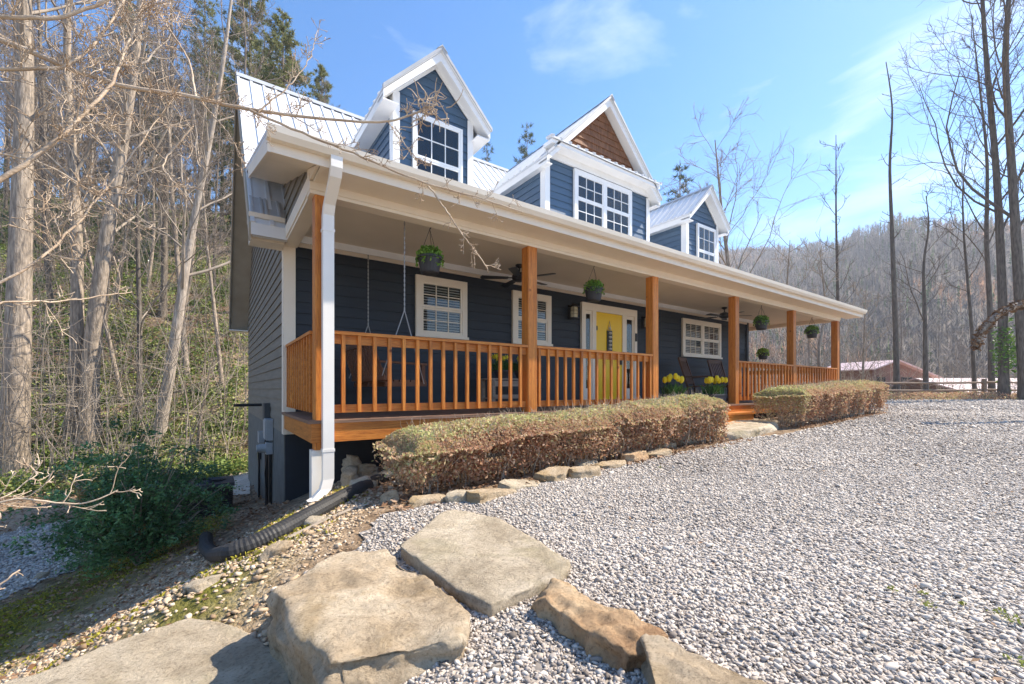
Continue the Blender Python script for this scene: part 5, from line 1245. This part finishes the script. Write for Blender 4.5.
# the many trees on the wooded slope: six kinds, copied
protos = []
for s_ in range(6):
    t_ = put_tree(bare_tree(500 + s_, [13, 16, 18, 15, 12, 20][s_], [.085, .11, .13, .1, .075, .14][s_], cs=[.25, .4, .45, .3, .2, .5][s_], n1=20, n2=8, n3=7, spread=[.34, .28, .26, .32, .36, .24][s_], rmin=.009, lean=[(.04, 0), (0, .03), (-.03, .02), (.09, 0), (-.06, .05), (0, 0)][s_]), (0, 0, 0), 'bare_tree', '', M['bark_slope'] if s_ % 3 else M['bark'], M['twig_slope'])
    protos.append(t_)
rng = np.random.RandomState(31); used = [0] * 6; cnt = 0; spots = []
while cnt < 115:
    a_ = rng.uniform(-1.32, -.02); Zc = rng.uniform(17, 62); Xc = a_ * Zc
    x, y = cz(Xc, Zc)
    if a_ > -.42 and Zc < 27: continue
    if any((x - p_[0]) ** 2 + (y - p_[1]) ** 2 < 2.2 for p_ in spots): continue
    spots.append((x, y)); s_ = rng.randint(6); t_ = protos[s_] if not used[s_] else copy_tree(protos[s_]); used[s_] = 1
    t_.location = (x, y, gz(x, y) - .1); t_.rotation_euler = (rng.normal(0, .03), rng.normal(0, .03), rng.uniform(0, 6.28)); sc_ = rng.uniform(.75, 1.2) * (1.0 if a_ < -.5 else .8); t_.scale = (sc_,) * 3
    t_['label'] = 'one of the many bare grey trees crowding the wooded slope behind the house'; t_['group'] = 'bare trees on the wooded slope'; cnt += 1
# background trees beyond the fence on the right
rng = np.random.RandomState(32); cnt = 0
while cnt < 46:
    Zc = rng.uniform(48, 120); u = rng.uniform(700, 1120); x, y = cz((u - CX) / FPX * Zc, Zc); t_ = copy_tree(protos[rng.randint(6)]); t_.location = (x, y, gz(x, y) - .1); t_.rotation_euler = (0, 0, rng.uniform(0, 6.28)); sc_ = rng.uniform(.6, .95); t_.scale = (sc_,) * 3
    t_['label'] = 'one of the hazy bare trees standing in the valley beyond the fence'; t_['group'] = 'bare trees in the valley beyond the fence'; cnt += 1

def pine(seed, h, r0, cs, spread, m, loc, label, tuft=.5, dens=1., whorl=.44, droop=-.05):
    rng = np.random.RandomState(seed); tl = [(np.stack([np.zeros(10), np.zeros(10), np.linspace(-.3, h, 10)], -1), np.linspace(r0, .03, 10), 8)]; br = []; P = []; D = []
    z = h * cs
    while z < h * .985:
        f = (z / h - cs) / (1 - cs); nb = rng.randint(4, 7)
        for k_ in range(nb):
            ln = h * spread * (1 - f ** 1.3 * .88) * rng.uniform(.55, 1.15); a = rng.uniform(0, 6.28)
            B = limb(rng, (0, 0, z + rng.uniform(-.15, .15)), (math.cos(a), math.sin(a), .25 + .4 * f), ln, 5, .09, droop); br.append((B, np.linspace(.035 * (1 - f) + .012, .006, 6), 4))
            for c_ in range(int(max(2, ln * 3.2) * dens)):
                g_ = rng.uniform(.3, 1) * 5; k2 = min(int(g_), 4); p = B[k2] + (B[k2 + 1] - B[k2]) * (g_ - k2) + rng.normal(0, .18, 3) * min(1, ln * .4)
                n_ = 16; d = rng.normal(0, 1, (n_, 3)) + unit(B[-1] - B[0]) * .8 + (0, 0, .4); d /= np.linalg.norm(d, axis=1, keepdims=True)
                P.append(np.repeat(p[None], n_, 0)); D.append(d * tuft * rng.uniform(.6, 1.1, (n_, 1)))
        z += whorl * rng.uniform(.8, 1.2)
    t_ = empty('pine_tree', loc, 0, label, 'tree'); V, F = join_tubes(tl); build('trunk', V, F, M['bark'], t_, smooth=True); V, F = join_tubes(br); build('branches', V, F, M['twig_dark'], t_)
    P = np.concatenate(P); D = np.concatenate(D); s_ = np.cross(D, rng.normal(0, 1, D.shape)); s_ /= np.linalg.norm(s_, axis=1, keepdims=True); w_ = .03
    V = np.stack([P + s_ * w_, P - s_ * w_, P + D], 1).reshape(-1, 3); F = np.arange(len(V)).reshape(-1, 3)
    build('needles', V, F, m, t_, attrs={'tint': np.repeat(np.clip(rng.normal(.5, .25, len(P)), 0, 1), 3)}); return t_
def pine_at(u, vtop, t_, seed, label, **kw):
    p_ = at(u, vtop, t_); g0 = gz(p_[0], p_[1]); return pine(seed, p_[2] - g0, .2, loc=(p_[0], p_[1], g0), label=label, **kw)
pine_at(283, 12, 32, 601, 'big olive green pine rising behind the left end of the roof', cs=.3, spread=.2, m=M['needles'], tuft=.36, dens=2.3)
pine_at(250, -40, 36, 602, 'olive green pine left of the big one, behind the bare branches', cs=.3, spread=.16, m=M['needles'], tuft=.36, dens=2.0)
pine_at(322, 66, 38, 603, 'shorter olive pine at right of the big one behind the roof', cs=.3, spread=.16, m=M['needles'], tuft=.36, dens=2.0)
pine_at(527, 122, 55, 604, 'distant dark pine peeking between the left and middle dormers, taller one', cs=.35, spread=.13, m=M['needles_dark'], tuft=.6, whorl=1.0, dens=.8)
pine_at(487, 138, 58, 605, 'distant small dark pine peeking beside the left dormer', cs=.35, spread=.1, m=M['needles_dark'], tuft=.6, whorl=1.0, dens=.8)
pine_at(680, 160, 42, 606, 'dark pine rising between the middle and right dormers', cs=.3, spread=.15, m=M['needles_dark'], tuft=.55, whorl=.8)
pine_at(130, -60, 48, 607, 'tall dark evergreen deep in the wooded slope, leftmost', cs=.25, spread=.13, m=M['needles'], tuft=.5)
pine_at(205, -30, 50, 608, 'tall dark evergreen deep in the wooded slope near the house', cs=.25, spread=.13, m=M['needles'], tuft=.5)

# undergrowth on the slope and brush beyond the fence
def undergrowth(name, n_clump, per, gen, seed, size, m, hmax, up=.2):
    rng = np.random.RandomState(seed); P = []; T = []; S = []
    for i in range(n_clump):
        x, y, t_ = gen(rng); r_ = rng.uniform(.25, .9) * hmax; k_ = rng.normal(.35, .22)
        Q = rng.normal(0, 1, (per, 3)); Q /= np.linalg.norm(Q, axis=1, keepdims=True); Q *= (rng.rand(per, 1) ** .45) * np.array([r_, r_, r_ * .75]); Q[:, 2] = np.abs(Q[:, 2]) * 1.1
        xx = x + Q[:, 0]; yy = y + Q[:, 1]; P.append(np.stack([xx, yy, ground(xx, yy) + Q[:, 2]], -1)); T.append(np.clip(k_ + rng.normal(0, .13, per), 0, 1)); S.append(rng.uniform(.7, 1.3, per) * size * (1 + t_ * .012))
    return tag(leaf_obj(name, np.concatenate(P), np.concatenate(S), np.concatenate(T), m, rng, up=up, aspect=.5), kind='stuff')
def gen_left(rng):
    while True:
        a_ = rng.uniform(-1.35, -.3); Zc = 12.5 + 34 * rng.rand() ** 1.5; x, y = cz(a_ * Zc, Zc)
        if (u_of(x, y) > 8.6 or y > 11.2) and not lower_mask(x, y) and (a_ < -.56 or Zc > 24) and y > 8.5 and (x < -.3 or y > 12): return x, y, Zc
for i_, (u_, vt_, tt_, lb_) in enumerate(((40, 60, 40, 'dense dark evergreen behind the thick left edge trunk'), (95, 95, 46, 'dark evergreen behind the twin bare tree'), (160, 60, 38, 'bushy evergreen between the twin tree and the leaning pale tree'), (222, 120, 34, 'low dark evergreen on the slope beside the house roof'), (-60, 40, 42, 'dark evergreen at the far left beyond the thick trunk'))):
    pine_at(u_, vt_, tt_, 620 + i_, lb_, cs=.08, spread=.2, m=M['needles_dark'], tuft=.5, dens=1.3, whorl=.6)
undergrowth('undergrowth', 1500, 110, gen_left, 701, .115, M['leaf_under'], 1.1)
def thicket(name, n_, gen, seed, hmax, m, r_=.011):
    rng = np.random.RandomState(seed); tl = []
    for i in range(n_):
        x, y, t_ = gen(rng); g0 = gz(x, y); h_ = hmax * rng.uniform(.35, 1); B = limb(rng, (x, y, g0 - .05), (rng.normal(0, .2), rng.normal(0, .2), 1), h_, 5, .1, .03); tl.append((B, np.linspace(r_ * 1.6, r_ * .5, 6), 3))
        for j in range(7):
            k_ = rng.randint(1, 5); tl.append((limb(rng, B[k_], (rng.normal(), rng.normal(), rng.uniform(.1, .9)), h_ * rng.uniform(.15, .4), 3, .2, .03), np.linspace(r_ * .7, r_ * .35, 4), 3))
    V, F = join_tubes(tl); return tag(build(name, V, F, m), kind='stuff')
thicket('thicket', 850, gen_left, 702, 6.5, M['twig'], .011)
def gen_right(rng):
    Zc = rng.uniform(24, 46); u = rng.uniform(700, 1100); x, y = cz((u - CX) / FPX * Zc, Zc); return x, y, Zc
thicket('brush', 420, gen_right, 703, 4.5, M['twig'], .012)
def gen_right2(rng):
    Zc = rng.uniform(22.5, 27); u = rng.uniform(720, 960); x, y = cz((u - CX) / FPX * Zc, Zc); return x, y, Zc
undergrowth('brush_leaves', 46, 110, gen_right2, 704, .11, M['leaf_under'], 1.0)

# ------------------------------------------------------------------ far hills and their woods
az = np.linspace(-1.9, 1.5, 260); rr = np.concatenate([np.linspace(85, 300, 44), np.linspace(310, 700, 30)])
RU = np.array([-3000, -600, 300, 560, 740, 800, 830, 865, 900, 932, 970, 1015, 1100, 1400, 2600]); RV = np.array([330, 300, 270, 258, 254, 252, 249, 240, 231, 226, 230, 232, 224, 212, 236])
def hill_h(a, r_):
    u = CX + FPX * np.tan(np.clip(a, -1.4, 1.4)); v = np.interp(u, RU, RV)
    near = np.interp(u, [760, 830, 900], [0, .5, 1.0]); R0 = 480 - 150 * near
    top = (HY - v) / FPX * R0 * np.cos(np.clip(a, -1.2, 1.2)) ; top = np.minimum(top, 150)
    q = np.clip((r_ - 95) / (R0 - 95), 0, 1.0); s_ = q ** 1.25
    back = np.clip((r_ - R0) / 200, 0, 1)
    return -6 + (top + 6) * s_ * (1 - .25 * back)
A2, R2 = np.meshgrid(az, rr)
Hh = hill_h(A2, R2) + sstep(100, 220, R2) * (fbm(A2 * 22 + 60, R2 * .016 + 9, 61, 5) - .47) * 14
Hx = CAM[0] + R2 * (np.cos(A2) * FWD[0] + np.sin(A2) * RGT[0]); Hy = CAM[1] + R2 * (np.cos(A2) * FWD[1] + np.sin(A2) * RGT[1])
ih = np.arange(A2.size).reshape(A2.shape); HF = np.stack([ih[:-1, 1:], ih[:-1, :-1], ih[1:, :-1], ih[1:, 1:]], -1).reshape(-1, 4)
M['hill'] = mat('hill_floor', (.13, .11, .085), (.21, .17, .13), .05, .95)
tag(build('hills', np.stack([Hx, Hy, Hh], -1).reshape(-1, 3), HF, M['hill'], smooth=True), kind='structure')
rng = np.random.RandomState(811); n_ = 13000
a_ = rng.uniform(.30, 1.0, n_); r_ = np.sqrt(rng.uniform(105 ** 2, 520 ** 2, n_))
zb = hill_h(a_, r_) + sstep(100, 220, r_) * (fbm(a_ * 22 + 60, r_ * .016 + 9, 61, 5) - .47) * 14
bx = CAM[0] + r_ * (np.cos(a_) * FWD[0] + np.sin(a_) * RGT[0]); by = CAM[1] + r_ * (np.cos(a_) * FWD[1] + np.sin(a_) * RGT[1])
ht = rng.uniform(7, 12, n_); kd = np.clip(rng.rand(n_) * .74 + 0, 0, 1); cl = fbm(bx * .02, by * .02, 90); kd = np.where((cl > .56) & (rng.rand(n_) < .5), rng.uniform(.84, .93, n_), kd); kd = np.where(rng.rand(n_) < .17 * np.clip(fbm(bx * .012, by * .012, 93) * 3 - .6, .2, 2), rng.uniform(.95, 1, n_), kd)
ns = 34; base = np.stack([bx, by, zb], -1); ev = kd > .94
f = rng.uniform(.3, 1, (n_, ns)); f[:, 0] = 0
th = rng.uniform(0, 6.28, (n_, ns)); rad_ = rng.uniform(.15, 1, (n_, ns)) * ht[:, None] * .22 * np.where(ev[:, None], 1.15 - f, 1.15 - .55 * np.abs(f - .6))
s0 = base[:, None, :] + np.stack([np.zeros_like(f), np.zeros_like(f), f * ht[:, None] * .72], -1)
s1 = base[:, None, :] + np.stack([np.cos(th) * rad_, np.sin(th) * rad_, np.minimum(f * ht[:, None] * .72 + rad_ * np.where(ev[:, None], .1, 1.15), ht[:, None])], -1)
s1[:, 0] = base + np.stack([np.zeros(n_), np.zeros(n_), ht], -1)
wd = np.where(ev[:, None], .5, .11) * np.ones((n_, ns)); wd[:, 0] = .2
pe = np.stack([np.cos(th + 1.6), np.sin(th + 1.6), np.zeros_like(th)], -1) * wd[..., None]; pe2 = np.stack([np.zeros_like(th), np.zeros_like(th), np.ones_like(th)], -1) * wd[..., None] * .8
pe2[:, 0] = np.stack([np.cos(th[:, 0]), np.sin(th[:, 0]), np.zeros(n_)], -1) * .3
V = np.stack([s0 + pe, s0 - pe, s0 + pe2, s1], 2).reshape(-1, 3)
i4 = np.arange(n_ * ns)[:, None] * 4; F = np.concatenate([i4 + np.array([[0, 1, 3]]), i4 + np.array([[1, 2, 3]]), i4 + np.array([[2, 0, 3]])], 1).reshape(-1, 3)
tag(build('far_forest', V, F, M['farwood'], attrs={'tint': np.repeat(kd, ns * 4)}), kind='stuff')

# ------------------------------------------------------------------ haze in the valley air
hz = bpy.data.materials.new('valley_haze'); hz.use_nodes = True; t = hz.node_tree; t.nodes.remove(t.nodes['Principled BSDF'])
pv = t.nodes.new('ShaderNodeVolumePrincipled'); pv.inputs['Density'].default_value = .0007; pv.inputs['Color'].default_value = (.88, .92, 1.0, 1); pv.inputs['Anisotropy'].default_value = .2
t.links.new(pv.outputs[0], t.nodes['Material Output'].inputs['Volume'])
tag(MB().box(-720, 760, -720, 760, -12, 146).build('haze', hz), kind='stuff')

# ------------------------------------------------------------------ the bare tree whose branches reach in from the left
rng = np.random.RandomState(901)
def twigs(rng, B, r1, n_, ln, lv, out):
    for j in range(n_):
        g_ = rng.uniform(.08, 1) * (len(B) - 1); k_ = min(int(g_), len(B) - 2); p = B[k_] + (B[k_ + 1] - B[k_]) * (g_ - k_)
        l2 = ln * rng.uniform(.35, 1.1); B2 = limb(rng, p, side_dir(rng, B[k_ + 1] - B[k_], R(rng.uniform(25, 75)), rng.uniform(0, 6.28)), l2, 5, .17, .05)
        r2 = max(.0019, r1 * .42 * (1 - .5 * g_ / len(B))); out.append((B2, np.concatenate([np.linspace(r2, .0017, 5), [.003]]), 4))
        if lv > 0: twigs(rng, B2, r2, max(1, int(n_ * .45)), ln * .42, lv - 1, out)
LB = [([(-130, 20, 2.3), (-40, 28, 2.4), (0, 36, 2.45), (40, 55, 2.5), (95, 82, 2.55), (150, 90, 2.6), (196, 97, 2.65), (250, 110, 2.7), (320, 118, 2.8), (395, 126, 2.9), (420, 110, 2.95), (438, 104, 3.0)], .016, .005, 9, .24),
      ([(250, 110, 2.7), (300, 132, 2.72), (350, 152, 2.75), (420, 182, 2.8), (480, 198, 2.9), (522, 212, 3.0)], .008, .003, 7, .16),
      ([(428, 186, 2.8), (446, 210, 2.85), (466, 240, 2.9), (484, 262, 2.92), (488, 270, 2.95)], .0055, .003, 5, .13),
      ([(-130, -10, 2.1), (-20, 15, 2.2), (50, 20, 2.3), (100, 5, 2.4), (150, -30, 2.5)], .012, .006, 8, .35),
      ([(-130, 70, 2.2), (-10, 68, 2.3), (60, 70, 2.4), (90, 50, 2.5), (112, 22, 2.6), (130, -10, 2.7)], .010, .005, 9, .35),
      ([(-130, 240, 2.0), (-30, 200, 2.1), (20, 168, 2.2), (60, 138, 2.3), (108, 92, 2.45), (130, 40, 2.6), (142, 0, 2.7)], .013, .005, 10, .32),
      ([(-130, 330, 1.9), (-40, 300, 2.0), (20, 275, 2.1), (70, 232, 2.3), (120, 172, 2.5), (172, 100, 2.7)], .007, .003, 8, .3),
      ([(192, 95, 2.66), (194, 125, 2.6), (172, 150, 2.55), (160, 168, 2.5), (178, 186, 2.5)], .006, .003, 5, .2),
      ([(196, 97, 2.65), (190, 60, 2.7), (160, 15, 2.8), (150, -20, 2.9)], .006, .003, 6, .25),
      ([(200, 100, 2.66), (230, 135, 2.7), (246, 168, 2.72)], .0045, .002, 4, .12),
      ([(258, 112, 2.7), (290, 86, 2.8), (310, 60, 2.9), (318, 30, 3.0)], .0045, .002, 6, .16),
      ([(395, 126, 2.9), (408, 150, 2.9), (425, 165, 2.9)], .004, .002, 6, .12),
      ([(-130, 400, 1.7), (-40, 330, 1.8), (0, 300, 1.9), (60, 302, 2.1), (132, 292, 2.4)], .0055, .0025, 6, .2),
      ([(-130, 560, 1.7), (-30, 520, 1.75), (10, 496, 1.8), (50, 502, 1.85), (90, 506, 1.9), (118, 490, 1.95)], .0055, .0025, 4, .16),
      ([(-130, 500, 1.7), (-20, 505, 1.75), (8, 497, 1.8), (38, 474, 1.9)], .004, .002, 4, .14),
      ([(-130, 170, 2.1), (-30, 150, 2.2), (40, 160, 2.3), (90, 190, 2.4), (125, 215, 2.5)], .0065, .003, 8, .3),
      ([(-130, 640, 1.6), (-40, 620, 1.62), (0, 585, 1.65), (20, 570, 1.7)], .004, .003, 2, .05)]
out = []
for pts, ra, rb, nt_, ln in LB:
    P = np.array([at(*q) for q in pts]); dl = np.concatenate([[0], np.cumsum(np.linalg.norm(np.diff(P, axis=0), axis=1))]); q = np.linspace(0, dl[-1], 28)
    B = np.stack([np.interp(q, dl, P[:, i]) for i in range(3)], -1)
    for _ in range(3): B[1:-1] = (B[:-2] + 2 * B[1:-1] + B[2:]) / 4
    B[1:-1] += rng.normal(0, .0028, (26, 3)); out.append((B, np.linspace(ra, rb, 28) * 1.1, 7)); twigs(rng, B[5:], ra * .8, int(nt_ * 1.9), ln, 2, out)
end = np.array(at(430, 110, 2.97))     # the knot of short shoots at the tip
for j in range(46):
    p = end + rng.normal(0, .05, 3); out.append((limb(rng, p, rng.normal(0, 1, 3) + (0, 0, .4), rng.uniform(.08, .2), 5, .35, .03), np.linspace(.0042, .0022, 6), 5))
tb = np.array(at(-130, 300, 2.05)); tb = np.array([tb[0], tb[1], gz(tb[0], tb[1])])
nt2 = empty('bare_tree', tuple(tb), 0, 'nearby bare tree whose pale budding branches reach across the house from the left', 'tree')
tops_ = np.array([at(-130, v, t_) for v, t_ in ((420, 2.0), (240, 2.0), (20, 2.25), (-160, 2.4), (-400, 2.6))])
TP = np.concatenate([[tb - (0, 0, .3)], tops_]); V, F = tube(TP, [.1, .08, .065, .055, .04, .02], 10); build('trunk', V - tb, F, M['bark_pale'], nt2, smooth=True)
V, F = join_tubes(out); build('branches', V - tb, F, M['twig_near'], nt2, smooth=True)
# arched limb at the right edge
P = np.array([at(*q) for q in ((975, 347, 9), (982, 330, 9), (996, 315, 9), (1012, 307, 9), (1030, 302, 9), (1070, 300, 9), (1120, 330, 9))]); b_ = np.array([*P[-1][:2], gz(*P[-1][:2])])
am = empty('fallen_tree', tuple(b_), 0, 'arching rust brown limb hung with dead leaves at the right edge', 'tree')
dl = np.concatenate([[0], np.cumsum(np.linalg.norm(np.diff(P, axis=0), axis=1))]); q = np.linspace(0, dl[-1], 40); B = np.stack([np.interp(q, dl, P[:, i]) for i in range(3)], -1)
for _ in range(4): B[1:-1] = (B[:-2] + 2 * B[1:-1] + B[2:]) / 4
V, F = tube(np.concatenate([B, [b_ + (0, 0, .8), b_ - (0, 0, .2)]]) - b_, np.concatenate([np.linspace(.05, .09, 40), [.11, .13]]), 8); build('limb', V, F, M['bark'], am, smooth=True)
rng = np.random.RandomState(33); n_ = 2200; k_ = rng.randint(0, 36, n_); Q = B[k_] + rng.normal(0, .042, (n_, 3)) - b_; leaf_obj('dead_leaves', Q, rng.uniform(.04, .1, n_), rng.rand(n_), M['rust_moss'], rng, am)

# ------------------------------------------------------------------ small weeds in the gravel
WD = [(928, 612, .05), (922, 600, .03), (1000, 622, .05), (1014, 628, .05), (892, 596, .03), (962, 612, .02), (1018, 670, .05), (520, 545, .05), (660, 470, .06), (725, 450, .06)]
for i, (u, v, s_) in enumerate(WD):
    p_ = gpx(u, v, -.7); rng = np.random.RandomState(950 + i); n_ = 26; P = rng.normal(0, s_ * .3, (n_, 3)); P[:, 2] = np.abs(P[:, 2]) * .6 + .015
    ob = leaf_obj('weed', P, rng.uniform(.008, .02, n_), rng.uniform(.2, .7, n_), M['weed'], rng); ob.location = (p_[0], p_[1], gz(p_[0], p_[1]) + .01)
    tag(ob, 'tiny yellow green weed sprouting through the grey gravel', 'weed', 'weeds in the gravel')
